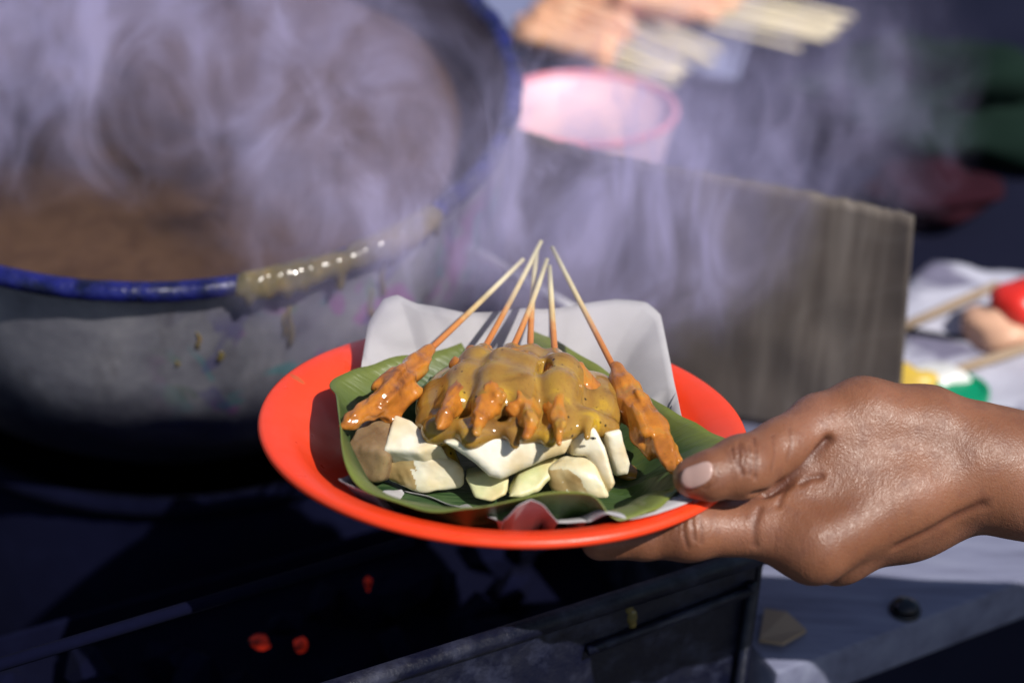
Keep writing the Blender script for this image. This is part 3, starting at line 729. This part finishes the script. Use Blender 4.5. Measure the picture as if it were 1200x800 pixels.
SK = [
  dict(lb='leftmost satay skewer lying apart with orange meat on the leaf edge', ch=[(402, 498, .010, .0014), (412, 492, .0105, .0036), (430, 482, .012, .0046), (452, 465, .0145, .0052), (472, 447, .016, .0056), (489, 427, .0165, .0052), (501, 412, .017, .0030)],
       ex=[(452, 480, .010, 480, 458, .013, .0040, .0048), (444, 454, .016, 462, 440, .018, .003, .0034), (478, 455, .013, 462, 492, .006, .004, .0026), (415, 494, .010, 440, 470, .015, .002, .004)], tip=(613, 304, .036), root=(497, 416, .017)),
  dict(lb='second satay skewer from the left under thick sauce', ch=[(515, 501, .0158, .0016), (522, 489, .0182, .0030), (534, 470, .017, .0058), (548, 445, .0185, .0068), (560, 424, .0195, .0052), (566, 411, .0200, .003)],
       ex=[(552, 412, .021, 556, 420, .020, .0032, .004), (535, 428, .018, 545, 432, .018, .003, .004)], tip=(634, 283, .042), root=(563, 416, .0195)),
  dict(lb='third satay skewer from the left with two charred meat ends', ch=[(560, 506, .0185, .0020), (563, 491, .0205, .0030), (574, 472, .0205, .0062), (584, 450, .0225, .0078), (592, 430, .0225, .0072), (598, 411, .0215, .003)],
       ex=[(583, 464, .026, 577, 458, .026, .0034, .004)], tip=(641, 304, .041), root=(596, 418, .021)),
  dict(lb='middle satay skewer with meat bent over the sauce edge', ch=[(618, 513, .0185, .0018), (623, 495, .0212, .0032), (614, 478, .020, .0052), (608, 458, .0225, .0076), (613, 436, .0225, .0072), (622, 414, .0215, .003)],
       ex=[(624, 494, .0185, 628, 484, .019, .0036, .004), (602, 475, .023, 606, 486, .020, .003, .002)], tip=(629, 292, .040), root=(621, 418, .021)),
  dict(lb='upright satay skewer with sauce pooled on its right side', ch=[(654, 519, .0168, .0018), (653, 498, .0205, .0028), (651, 478, .0195, .0050), (655, 458, .0225, .0078), (657, 438, .0225, .0078), (651, 419, .0215, .003)],
       ex=[(650, 464, .0235, 652, 478, .0205, .004, .0035), (668, 442, .021, 690, 460, .016, .008, .006)], tip=(644, 312, .040), root=(651, 424, .021)),
  dict(lb='rightmost satay skewer lying apart on the leaf beside the thumb', ch=[(792, 554, .0015, .0013), (785, 540, .0032, .0024), (776, 522, .006, .0050), (760, 500, .0095, .0068), (744, 476, .013, .0072), (732, 455, .0155, .0058), (722, 434, .018, .0030)],
       ex=[(776, 518, .007, 798, 543, .0018, .0036, .0014), (735, 462, .017, 755, 505, .0125, .003, .0034), (752, 512, .006, 764, 528, .002, .005, .004), (728, 446, .0165, 738, 478, .012, .004, .006)], tip=(647, 290, .044), root=(724, 440, .0175)),
]
for p_, lb_, mt_, sd_, gr_ in LATER: hull_cake(p_, lb_, M[mt_], sd_, gr_)
def vec_attr(o, name, vals):
    a = o.data.attributes.new(name, 'FLOAT', 'POINT'); a.data.foreach_set('value', vals)
all_meat = []
for i, s in enumerate(SK):
    t = empty('satay_skewer', pp(*s['root'])); tag(t, s['lb'], 'satay skewer', 'satay skewers on the plate')
    pr = chain(s['ch']); ex = [(pp(*e[0:3]), pp(*e[3:6]), e[6], e[7]) for e in s['ex']]
    all_meat.append((pr, ex))
    bnd = pr + [(e[0], e[2]) for e in ex] + [(e[1], e[3]) for e in ex]
    net_obj('meat', meat_fn(pr, i + 1, ex), bnd, .0009, M['meat'], t, rel=1)
    a, b = pp(*s['root']), pp(*s['tip']); d = (b - a)
    mid = (a + b) / 2 + PN * (-.0012) + PX * (.0006 * (i % 3 - 1))
    a0 = a - d * .12; bm = bmesh.new()
    pts = [a0, a, a + d * .25 + (mid - (a + b) / 2) * .7, mid, a + d * .75 + (mid - (a + b) / 2) * .7, b]
    tube(bm, pts, [.0016, .0016, .0015, .0014, .0013, .0011], 8)
    me = bpy.data.meshes.new('stick'); bm.to_mesh(me); bm.free()
    al = [((v_.co - a).dot(d) / d.length_squared) for v_ in me.vertices]
    o = finish('stick', me, M['stick'], t); vec_attr(o, 'along', al)
# the sauce poured over the four middle skewers and the rice cakes
G = np.array([tuple(PX), tuple(PY), tuple(PN)], np.float32).T
ells = [((532, 478, .005), (.017, .024, .0115)), ((565, 470, .007), (.022, .028, .0110)), ((605, 474, .007), (.026, .030, .0110)), ((655, 474, .007), (.024, .028, .0110)), ((693, 470, .008), (.015, .021, .0105)), ((700, 490, .008), (.010, .012, .0070)), ((600, 452, .006), (.034, .024, .012))]
skirt = [((512, 505, .009), (560, 507, .0125), .0052), ((560, 507, .0125), (610, 506, .0135), .0052), ((610, 506, .0135), (655, 503, .0135), .0050), ((655, 503, .0135), (690, 494, .0135), .0052), ((690, 494, .0135), (716, 502, .010), .0042), ((505, 470, .006), (512, 505, .007), .006), ((503, 500, .004), (525, 545, -.012), .0055), ((548, 508, .0140), (550, 516, .0115), .0022), ((598, 508, .0150), (603, 521, .0125), .0028), ((640, 506, .0150), (644, 517, .0130), .0024), ((690, 496, .0165), (688, 512, .0140), .0022)]
def sauce_fn(P):
    d = None
    for c, r in ells:
        e = d_ell(P, pp(*c), G, r); d = e if d is None else smin(d, e, .008)
    for a, b, r in skirt: d = smin(d, d_cap(P, pp(*a), pp(*b), r, r), .006)
    mt = None
    for pr, ex in all_meat[1:5]:
        for (p0, r0), (p1, r1) in list(zip(pr, pr[1:]))[2:]:
            e = d_cap(P, p0, p1, r0 + .0012, r1 + .0010); mt = e if mt is None else smin(mt, e, .0045)
    d = smin(d, mt, .0085)
    for c, r in (((635, 482, .0235), .0075), ((592, 480, .025), .0042), ((548, 486, .021), .0045), ((594, 426, .026), .003), ((640, 432, .027), .004)):
        d = smax(d, -d_ell(P, pp(*c), G, (r * .7, r * 1.6, r)), .003)
    return d + noise_np(P, 34, 2) * .0006
bnd = [(pp(*c), max(r)) for c, r in ells] + [(pp(*a), .006) for a, b, r in skirt] + [(pp(*b), .006) for a, b, r in skirt] + [x for pr, ex in all_meat[1:5] for x in pr]
o = net_obj('satay_sauce', sauce_fn, bnd, .0010, M['sauce'], rel=2)
tag(o, 'thick yellow brown satay sauce poured over the middle skewers and rice cakes', 'sauce')
pud = [((752, 553, -.0185), (.013, .008, .0022)), ((768, 545, -.0180), (.010, .010, .0024)), ((740, 546, -.018), (.008, .008, .0024))]
def pud_fn(P):
    d = None
    for c, r in pud: e = d_ell(P, pp(*c), G, r); d = e if d is None else smin(d, e, .004)
    return d + noise_np(P, 60, 3) * .0004
o = net_obj('sauce_puddle', pud_fn, [(pp(*c), max(r)) for c, r in pud], .0009, M['sauce'])
tag(o, 'small sauce puddle on the leaf under the rightmost skewer', 'sauce')
q = pp(697, 515, .0125); o = lump('spice_fleck', pp(695, 514, .0135) + PN * .0003, .0012, M['soot_shade'], 4, (1.2, .5, .5), sub=2); tag(o, 'tiny dark fleck on the tall bright white rice cake', 'spice fleck')

# ------------------------------------------------------------------ hand
def ppd(px, py, h): return pp(px, py, h)
TH = [(ppd(812, 559, .0098), .0086), (ppd(832, 557, .0112), .0102), (ppd(868, 547, .0130), .0120), (at(915, 524, .8525), .0120), (at(962, 499, .866), .0135)]
HB = [  # (a, b, ra, rb)
    (at(962, 499, .866), at(1012, 489, .873), .0138, .0160), (at(1012, 489, .873), at(1085, 505, .880), .0160, .0185), (at(1085, 505, .880), at(1150, 535, .884), .0185, .0215),
    (at(955, 637, .8500), at(1055, 580, .866), .0160, .0165), (at(1055, 580, .866), at(1140, 548, .880), .0165, .021),
    (at(982, 640, .873), at(1060, 603, .884), .0160, .0165), (at(1060, 603, .884), at(1145, 562, .892), .0165, .0195), (at(1008, 622, .893), at(1145, 560, .900), .015, .018),
    (at(1145, 543, .884), at(1200, 558, .888), .0250, .0262), (at(1200, 558, .888), at(1350, 592, .902), .0262, .031), (at(1350, 592, .902), at(1620, 650, .93), .031, .040),
    (at(1150, 548, .898), at(1350, 592, .912), .021, .029), (at(1350, 592, .912), at(1620, 650, .94), .029, .037),
]
FI = [
    [(at(950, 639, .8530), .0145), (at(888, 618, .8545), .0124), (at(810, 620, .8515), .0122), (at(755, 628, .8510), .0102), (at(703, 634, .8510), .0084)],
    [(at(982, 640, .873), .0150), (pl(.090, -.030, -.028), .0115), (pl(.058, -.024, -.0415), .0102), (pl(.030, -.022, -.0400), .0084)],
    [(at(1008, 622, .893), .0145), (pl(.096, -.006, -.032), .0110), (pl(.062, -.002, -.0415), .0098), (pl(.036, .000, -.0395), .0082)],
    [(at(1025, 600, .905), .0135), (pl(.104, .014, -.030), .0096), (pl(.076, .017, -.0385), .0086), (pl(.054, .019, -.0375), .0074)],
]
hm = np.array([tuple((at(1140, 545, .88) - at(955, 600, .86)).normalized()), (0, 0, 0), (0, 0, 0)], np.float32)
hx = Vector(hm[0]); hz = (-(CF) - hx * (-CF).dot(hx)).normalized(); hy = hz.cross(hx)
HM = np.array([tuple(hx), tuple(hy), tuple(hz)], np.float32).T
HE = [(at(1035, 555, .871), (.034, .032, .0165)), (at(1060, 560, .888), (.036, .034, .018)), (at(1000, 560, .866), (.020, .022, .0125)), (at(955, 575, .862), (.022, .017, .010)), (at(925, 592, .857), (.018, .010, .009))]
def hand_fn(P):
    d = None
    for a, b, ra, rb in HB:
        e = d_cap(P, a, b, ra, rb); d = e if d is None else smin(d, e, .010)
    for c, r in HE: d = smin(d, d_ell(P, c, HM, r), .012)
    for i, ch in enumerate(FI):
        f_ = None
        for (p0, r0), (p1, r1) in zip(ch, ch[1:]):
            e = d_cap(P, p0, p1, r0, r1); f_ = e if f_ is None else smin(f_, e, .003)
        if i == 0:
            f_ = smin(f_, d_ell(P, at(809, 620, .850), HM, (.0135, .0125, .0125)), .006)
        d = smin(d, f_, .009 if i == 0 else .007)
    t = None
    for (p0, r0), (p1, r1) in zip(TH, TH[1:]):
        e = d_cap(P, p0, p1, r0, r1); t = e if t is None else smin(t, e, .004)
    t = smin(t, d_ell(P, at(872, 547, depth(TH[2][0])), HM, (.0135, .0126, .0125)), .005)
    d = smin(d, t, .0045)
    return d + noise_np(P, 24, 7) * .00025
HS = .0009
blo = np.min([np.array(tuple(p)) - r for p, r in TH + [x for c in FI for x in c] + [(b, rb) for a, b, ra, rb in HB[:9]]], 0) - .006
bhi = np.max([np.array(tuple(p)) + r for p, r in TH + [x for c in FI for x in c] + [(b, rb) for a, b, ra, rb in HB[:9]]], 0) + .006
for q_ in (at(1600, 648, .93), at(1600, 648, .94)):
    blo = np.minimum(blo, np.array(tuple(q_)) - .046); bhi = np.maximum(bhi, np.array(tuple(q_)) + .05)
def march(pix, fn=hand_fn, d0=.74, d1=1.0):
    rays = np.array([tuple(ray(*p)) for p in pix], np.float32); t = np.full(len(pix), d0, np.float32); cp = np.array(tuple(CP), np.float32)
    for _ in range(60):
        s_ = fn(cp + rays * t[:, None]); t = t + np.clip(s_, -.01, .02) * .9
    return [Vector(cp + r * tt) for r, tt in zip(rays, t)]
V, Q = nets(hand_fn, blo, bhi, HS)
V = relax(V, Q, 2)
CREASES = [  # pixel polylines on the skin, depth (m), width (m)
    ([(971, 516), (955, 534), (938, 552), (920, 567), (902, 576), (885, 580)], .0022, .0022),
    ([(921, 572), (915, 582), (912, 592)], .0006, .0012), ([(938, 566), (948, 560), (962, 558)], .0007, .0014),
    ([(857, 525), (860, 537), (866, 548)], .0005, .0007), ([(866, 519), (866, 530), (867, 545), (870, 556)], .0006, .0008), ([(870, 521), (874, 532), (872, 545)], .0005, .0007),
    ([(883, 513), (886, 526), (886, 545), (885, 560)], .0006, .0008), ([(878, 522), (880, 540), (878, 556)], .0004, .0007), ([(853, 532), (856, 542)], .0003, .0006),
    ([(905, 510), (908, 530), (904, 552)], .00025, .0008), ([(925, 502), (928, 520), (922, 540)], .0002, .0009),
    ([(803, 604), (800, 618), (803, 632), (806, 642)], .0005, .0008), ([(811, 602), (812, 616), (814, 632)], .0005, .0008), ([(819, 606), (822, 620), (822, 636)], .0004, .0008), ([(796, 610), (794, 624)], .0003, .0007),
    ([(890, 596), (884, 615), (884, 638)], .0005, .0016), ([(838, 546), (842, 556), (838, 566), (826, 573)], .0003, .0007),
    ([(1052, 640), (1090, 622), (1118, 606), (1150, 592)], .0008, .0028),
]
bn = {}
allp, spans = [], []
for pix, dp, wd in CREASES:
    dense = []
    for (x0, y0), (x1, y1) in zip(pix, pix[1:]):
        n_ = max(2, int(math.hypot(x1 - x0, y1 - y0) / 2)); dense += [(x0 + (x1 - x0) * k / n_, y0 + (y1 - y0) * k / n_) for k in range(n_)]
    dense.append(pix[-1]); spans.append((len(allp), len(allp) + len(dense), dp, wd)); allp += dense
cpts = np.array([tuple(p) for p in march(allp)], np.float32)
eps = .0006
def grad(P):
    g = np.stack([hand_fn(P + np.eye(3, dtype=np.float32)[i] * eps) - hand_fn(P - np.eye(3, dtype=np.float32)[i] * eps) for i in range(3)], 1)
    return g / (np.linalg.norm(g, axis=1)[:, None] + 1e-9)
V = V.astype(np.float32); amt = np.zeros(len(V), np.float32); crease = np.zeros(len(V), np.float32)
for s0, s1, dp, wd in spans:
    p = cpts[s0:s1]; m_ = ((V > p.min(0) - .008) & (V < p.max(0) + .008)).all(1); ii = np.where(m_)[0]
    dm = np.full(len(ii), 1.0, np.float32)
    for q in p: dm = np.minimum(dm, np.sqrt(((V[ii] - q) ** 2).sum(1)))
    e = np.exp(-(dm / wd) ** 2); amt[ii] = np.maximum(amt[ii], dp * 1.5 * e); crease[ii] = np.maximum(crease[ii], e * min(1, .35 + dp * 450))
mv = np.where(amt > 1e-6)[0]
V[mv] -= grad(V[mv]) * amt[mv][:, None]
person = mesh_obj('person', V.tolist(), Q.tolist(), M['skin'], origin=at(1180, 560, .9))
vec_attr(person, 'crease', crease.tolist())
tag(person, 'bare brown hand gripping the plate edge with thumb on top and fingers beneath', 'person')
# thumb nail: a thin curved plate on the skin
nout = [(799, 560), (803, 551), (815, 546), (828, 542), (834, 545), (835, 553), (831, 562), (821, 568), (809, 571), (801, 567)]
nb_ = catmull([(x, y) for x, y in nout], 4); nc = np.array((817.5, 556.5)); rings_n = 6
pix = [tuple(nc)] + [tuple(nc + (np.array(p) - nc) * (k / rings_n)) for p in nb_ for k in range(1, rings_n + 1)]
NP = np.array([tuple(p) for p in march(pix)], np.float32); ng = grad(NP); NP = NP + ng * .0005
Fn = []; nn_ = len(nb_)
for i in range(nn_):
    j = (i + 1) % nn_; Fn.append((0, 1 + i * rings_n, 1 + j * rings_n))
    for k in range(rings_n - 1): Fn.append((1 + i * rings_n + k, 1 + i * rings_n + k + 1, 1 + j * rings_n + k + 1, 1 + j * rings_n + k))
nail = mesh_obj('fingernail', NP.tolist(), Fn, M['nail'], person)
md = nail.modifiers.new('Solidify', 'SOLIDIFY'); md.thickness = .0008; md.offset = -1

# ------------------------------------------------------------------ cardboard windshield behind the stove
br = onz(1052, 520, TZ)
hh = min(((abs((lambda p: 400 - FPX * (p - CP).dot(CU) / (p - CP).dot(CF))(br + Vector((0, 0, z_))) - 255), z_) for z_ in [.05 + .001 * k for k in range(200)]))[1]
HL = .024; tl = onz(598, 150, TZ + hh + HL); cdir = Vector((tl.x - br.x, tl.y - br.y, 0)); cl = cdir.length; cdir.normalize(); cn = Vector((-cdir.y, cdir.x, 0))
if cn.dot(CF) < 0: cn = -cn
zr = br.z + hh
trp_ = at(1062, 256, depth(br + Vector((0, 0, hh)))); lean = Vector((trp_.x - br.x, trp_.y - br.y, 0)); hh = trp_.z - TZ
Vc, Fc = [], []; NU, NV = 80, 24
for i in range(NU + 1):
    for j in range(NV + 1):
        u, v_ = i / NU, j / NV
        warp = .005 * math.sin(u * 5.5 + .6) * v_ + .0005 * math.sin(u * 47) * v_ ** 2 + .002 * mnoise.noise(Vector((u * 9, v_ * 5, 0)))
        top = hh + (zr + HL - TZ - hh) * u + .0020 * mnoise.noise(Vector((u * 22, 4, 0))) + .0012 * mnoise.noise(Vector((u * 70, 8, 0))) 
        Vc.append(Vector((br.x, br.y, TZ)) + cdir * (u * cl - .004 * v_ * (1 - u)) + cn * warp + lean * (v_ * (1 - u)) + Vector((0, 0, v_ * top)))
for i in range(NU):
    for j in range(NV): a = i * (NV + 1) + j; Fc.append((a, a + NV + 1, a + NV + 2, a + 1))
card = mesh_obj('cardboard_panel', Vc, Fc, None, origin=br)
# own axes: x along the panel so the stains follow it
card.data.transform(Matrix.Rotation(-math.atan2(-cdir.y, -cdir.x), 4, 'Z')); card.rotation_euler.z = math.atan2(-cdir.y, -cdir.x)
card.data.materials.append(M['card']); card.data.materials.append(M['card_edge'])
md = card.modifiers.new('Solidify', 'SOLIDIFY'); md.thickness = .0028; md.offset = 0; md.material_offset_rim = 1
tag(card, 'grey brown sooty cardboard sheet standing upright as windshield behind the stove', 'cardboard')

# ------------------------------------------------------------------ things on the table behind
BC, BN = pose(686.4, 126.5, 1.379, .016, .040); bh = BC.z - TZ + .003
BX = CR - BN * CR.dot(BN); BX.normalize(); BY = BN.cross(BX)
BM = Matrix(((BX.x, BY.x, BN.x, BC.x), (BX.y, BY.y, BN.y, BC.y), (BX.z, BY.z, BN.z, BC.z), (0, 0, 0, 1)))
bowl = empty('plastic_bowl', BC - BN * bh); tag(bowl, 'round pink plastic bowl behind the cardboard and pot rim', 'bowl')
bm = bmesh.new(); Rb = .0625
lathe(bm, [(0, -.017), (Rb * .72, -.016), (Rb * .86, -.010), (Rb * .97, -.002), (Rb, 0), (Rb * 1.0, -.003), (Rb * .86, -bh * .55), (Rb * .66, -bh), (0, -bh)], BM, 72); bm_obj('body', bm, M['pink'], bowl)
bm = bmesh.new(); lathe(bm, [(Rb + .0022 * math.cos(t_), .0026 * math.sin(t_)) for t_ in [2 * math.pi * j / 12 for j in range(13)]], BM, 96); bmesh.ops.remove_doubles(bm, verts=bm.verts, dist=1e-6); bm_obj('rim', bm, M['pink_rim'], bowl)

def raw_skewer(a, b, mlen, label, grp, seed):
    a, b = Vector(a), Vector(b); d = (b - a).normalized(); t = empty('raw_skewer', a); tag(t, label, 'skewer', grp)
    bm = bmesh.new(); tube(bm, [a, (a + b) / 2, b], [.0017, .0019, .0019], 7); bm_obj('stick', bm, M['bamboo'], t)
    bm = bmesh.new(); n_ = 12; rr_ = random.Random(seed)
    tube(bm, [a - d * .006 + d * (mlen * k / n_) + Vector((rr_.uniform(-1, 1), rr_.uniform(-1, 1), rr_.uniform(0, 1))) * .0012 for k in range(n_ + 1)], [.002] + [.0065 + rr_.uniform(-.0015, .0022) for _ in range(n_ - 1)] + [.003], 10)
    bm_obj('meat', bm, M['rawmeat'], t)
tz0 = TZ + .012
tray = empty('serving_tray', onz(700, 30, TZ)); tag(tray, 'blue grey tray under the raw skewers behind the bowl', 'tray')
tA, tB = onz(560, 62, TZ), onz(790, 92, TZ); tx_ = (tB - tA).normalized(); ty_ = Vector((-tx_.y, tx_.x, 0))
def trp(a, b, z): return tA + tx_ * a + ty_ * b + Vector((0, 0, z))
bm = bmesh.new(); box_pts(bm, [trp(-.1, 0, .0), trp(.21, 0, .0), trp(.21, .3, .0), trp(-.1, .3, .0), trp(-.1, 0, .006), trp(.21, 0, .006), trp(.21, .3, .006), trp(-.1, .3, .006)], .002); autosmooth(bm_obj('base', bm, M['tray'], tray))
bm = bmesh.new(); tube(bm, [trp(-.1, 0, .008), trp(.21, 0, .008), trp(.21, .3, .008), trp(-.1, .3, .008), trp(-.1, 0, .008)], .004, 8); bm_obj('edge', bm, M['tray'], tray)
rr = random.Random(5)
for k in range(14):
    f_ = k / 13; layer = k % 2
    a = onz(600 + 62 * f_ + rr.uniform(-8, 8), 46 - 62 * f_, tz0 + .008 * layer); b = onz(786 + 62 * f_ + rr.uniform(-18, 10), 98 - 38 * f_ + rr.uniform(-6, 6), tz0 + .006 * layer + .004)
    raw_skewer(a, b, .085 + rr.uniform(0, .015), 'raw marinated skewer in the near bundle above the pink bowl', 'near bundle of raw skewers', k)
for k in range(12):
    f_ = k / 11; layer = k % 2
    a = onz(716 + 60 * f_ + rr.uniform(-8, 8), 2 - 34 * f_, tz0 + .016 + .008 * layer); b = onz(962 + 34 * f_ + rr.uniform(-26, 8), 54 - 34 * f_ + rr.uniform(-4, 4), tz0 + .012 + .005 * layer)
    raw_skewer(a, b, .075 + rr.uniform(0, .02), 'raw marinated skewer in the far bundle reaching toward the dark', 'far bundle of raw skewers', 40 + k)

# newspapers and small things at right
def paper_sheet(name, quad, z, label, seed, mt):
    P4 = [onz(x, y, z) for x, y in quad]; Vs, Fs = [], []; n_ = 24
    for i in range(n_ + 1):
        for j in range(n_ + 1):
            u, v_ = i / n_, j / n_
            p = P4[0] * (1 - u) * (1 - v_) + P4[1] * u * (1 - v_) + P4[2] * u * v_ + P4[3] * (1 - u) * v_
            p = p + Vector((0, 0, .010 + .006 * (mnoise.noise(p * 16 + Vector((seed, 0, 0))) + .6) + .004 * mnoise.noise(p * 45)))
            Vs.append(p)
    for i in range(n_):
        for j in range(n_): a = i * (n_ + 1) + j; Fs.append((a, a + 1, a + n_ + 2, a + n_ + 1))
    o = mesh_obj(name, Vs, Fs, mt); md = o.modifiers.new('Solidify', 'SOLIDIFY'); md.thickness = .0004
    tag(o, label, 'newspaper'); return o
paper_sheet('newspaper', [(1000, 400), (1090, 330), (1420, 352), (1330, 440)], TZ, 'crumpled newspaper sheet at the back under the wooden stick', 1, M['news'])
paper_sheet('newspaper', [(1010, 480), (1060, 412), (1420, 432), (1400, 520)], TZ + .003, 'newspaper sheet nearer the wrist with the green jar cover on it', 2, M['news'])
def stick(a, b, r, mt, name, label, cat):
    bm = bmesh.new(); tube(bm, [a, (Vector(a) + Vector(b)) / 2, b], r, 9); o = bm_obj(name, bm, mt); tag(o, label, cat); return o
stick(onz(1056, 384, TZ + .02), onz(1168, 334, TZ + .026), .003, M['tan'], 'wooden_stick', 'thin brown wooden stick lying across the back newspaper', 'stick')
stick(onz(1084, 446, TZ + .022), onz(1230, 398, TZ + .02), .0032, M['tan'], 'wooden_stick', 'thin brown wooden stick just above the green jar cover', 'stick')
def disc(name, px_, py_, z, r, t, mt, label, cat):
    c = onz(px_, py_, z); bm = bmesh.new(); Mx = Matrix.Translation(c)
    lathe(bm, [(0, 0), (r * .96, 0), (r, .002), (r, t - .002), (r * .96, t), (r * .8, t), (r * .78, t - .0015), (0, t - .0015)], Mx, 40); o = bm_obj(name, bm, mt); autosmooth(o); tag(o, label, cat); return o
disc('jar_cover', 1126, 466, TZ + .016, .0165, .008, M['green'], 'round dark green plastic jar cover just above the wrist', 'jar cover')
o = lump('plastic_wrapper', onz(1066, 446, TZ + .02), .013, M['yellow'], 3, (1.3, 1, .7)); tag(o, 'crumpled yellow plastic wrapper peeking over the hand beside the cardboard', 'wrapper')
o = lump('paper_napkin', onz(1097, 446, TZ + .018), .016, M['white'], 6, (1.2, 1, .6)); tag(o, 'crumpled white napkin between the yellow wrapper and the green jar cover', 'napkin')
o = lump('plastic_bag', onz(1172, 386, TZ + .022), .020, M['peach'], 8, (1.1, 1, .8), amp=.35); tag(o, 'peach coloured knotted plastic bag at the right edge under the red one', 'plastic bag')
o = lump('plastic_bag', onz(1200, 358, TZ + .036), .019, M['red'], 9, (1.2, 1, .9), amp=.35); tag(o, 'bright red knotted plastic bag at the right edge of the table', 'plastic bag')
# bolt and dry leaf on the plank
c = onz(1060, 716, TZ); knob = empty('bolt', c); tag(knob, 'dark shiny round bolt head on the grey plank', 'bolt')
bm = bmesh.new(); lathe(bm, [(.0085, 0), (.0085, .002), (.0075, .0024), (0, .0024)], Matrix.Translation(c), 28); bm_obj('washer', bm, M['metal'], knob)
bm = bmesh.new(); lathe(bm, [(.006, .0025), (.0075, .0042), (.006, .0058), (.003, .0066), (0, .0068)], Matrix.Translation(c), 28); bm_obj('head', bm, M['metal'], knob)
q4 = [(896, 712), (922, 716), (945, 737), (918, 752), (890, 748)]
bm = bmesh.new(); top = [bm.verts.new(onz(x, y, TZ + .004 + .002 * (k % 2))) for k, (x, y) in enumerate(q4)]; bot = [bm.verts.new(v_.co - Vector((0, 0, .0025))) for v_ in top]
bm.faces.new(top); bm.faces.new(bot[::-1])
for k in range(5): bm.faces.new((top[k], bot[k], bot[(k + 1) % 5], top[(k + 1) % 5]))
o = bm_obj('wood_chip', bm, M['tan'], smooth=False); tag(o, 'tan wood chip on the plank beside the stove corner', 'wood chip')
# straw in front of the cardboard
cz = depth(br) - .03
s_a, s_b = at(557, 294, 1.17), at(690, 372, 1.11)
stick(s_a, s_b, .0026, M['white'], 'drinking_straw', 'white straw leaning behind the satay sticks between pot and cardboard', 'straw')
# dim heaps far behind in the dark
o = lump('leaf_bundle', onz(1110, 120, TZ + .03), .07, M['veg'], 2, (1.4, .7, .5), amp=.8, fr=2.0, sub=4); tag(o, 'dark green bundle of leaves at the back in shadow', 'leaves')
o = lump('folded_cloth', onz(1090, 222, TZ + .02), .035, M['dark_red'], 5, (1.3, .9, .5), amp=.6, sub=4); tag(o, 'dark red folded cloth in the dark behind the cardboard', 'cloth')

# ------------------------------------------------------------------ steam rising from the pot
m = bpy.data.materials.new('steam'); m.use_nodes = True; t = m.node_tree; t.nodes.clear()
class NV_(N):
    def __init__(s, m): s.m = m; s.t = m.node_tree; s.b = None
n = NV_(m); out_ = n.new('ShaderNodeOutputMaterial'); pv = n.new('ShaderNodeVolumePrincipled')
n.link(pv.outputs[0], out_.inputs['Volume']); pv.inputs['Color'].default_value = (.71, .66, 1.0, 1); pv.inputs['Anisotropy'].default_value = -.25
SC = Vector((-.10, .32, .06))                       # steam origin (object space centre)
def blob(c, r):
    """1 at the centre of an ellipsoid, 0 on its surface"""
    mp = n.new('ShaderNodeMapping'); tc = n.new('ShaderNodeTexCoord'); n.link(tc.outputs['Object'], mp.inputs['Vector'])
    c = Vector(c) - SC
    mp.inputs['Scale'].default_value = [1 / q for q in r]; mp.inputs['Location'].default_value = [-a / q for a, q in zip(c, r)]
    ln = n.new('ShaderNodeVectorMath', operation='LENGTH'); n.link(mp.outputs[0], ln.inputs[0])
    x = n.math('SUBTRACT', 1.0, ln.outputs['Value']); x = n.math('MAXIMUM', x, 0.0)
    return n.math('POWER', x, 1.5)
v1 = n.coord(scale=(1, 1, .62), rot=(R_(10), R_(30), 0))
wisp = n.ramp(n.noise(v1, 14, 5, .62, 2.4), [(.46, .015), (.56, .20), (.70, 1)])
tex = wisp
dn = None
STEAM = [((-.32, .28, .10), (.28, .12, .22), 125), ((-.22, .40, .23), (.26, .12, .17), 190), ((-.13, .24, .03), (.13, .07, .16), 70), ((.055, .20, -.03), (.12, .08, .12), 140), ((.16, .30, -.02), (.12, .08, .12), 42), ((.10, .40, .03), (.10, .08, .10), 24), ((-.02, .05, .03), (.13, .10, .09), 30), ((-.08, .13, -.02), (.10, .10, .10), 18)]
for c, r, k in STEAM:
    e = n.math('MULTIPLY', blob(c, r), k); dn = e if dn is None else n.math('ADD', dn, e)
n.link(n.math('MULTIPLY', dn, tex), pv.inputs['Density'])
bm = bmesh.new(); bmesh.ops.create_icosphere(bm, subdivisions=4, radius=1)
for v_ in bm.verts: v_.co = Vector((v_.co.x * .62, v_.co.y * .38, v_.co.z * .30)) 
me = bpy.data.meshes.new('steam'); bm.to_mesh(me); bm.free(); me.materials.append(m)
o = bpy.data.objects.new('steam', me); COL.objects.link(o); o.location = SC
tag(o, 'pale violet steam drifting up from the hot pot and past the skewers', 'steam', kind='stuff')
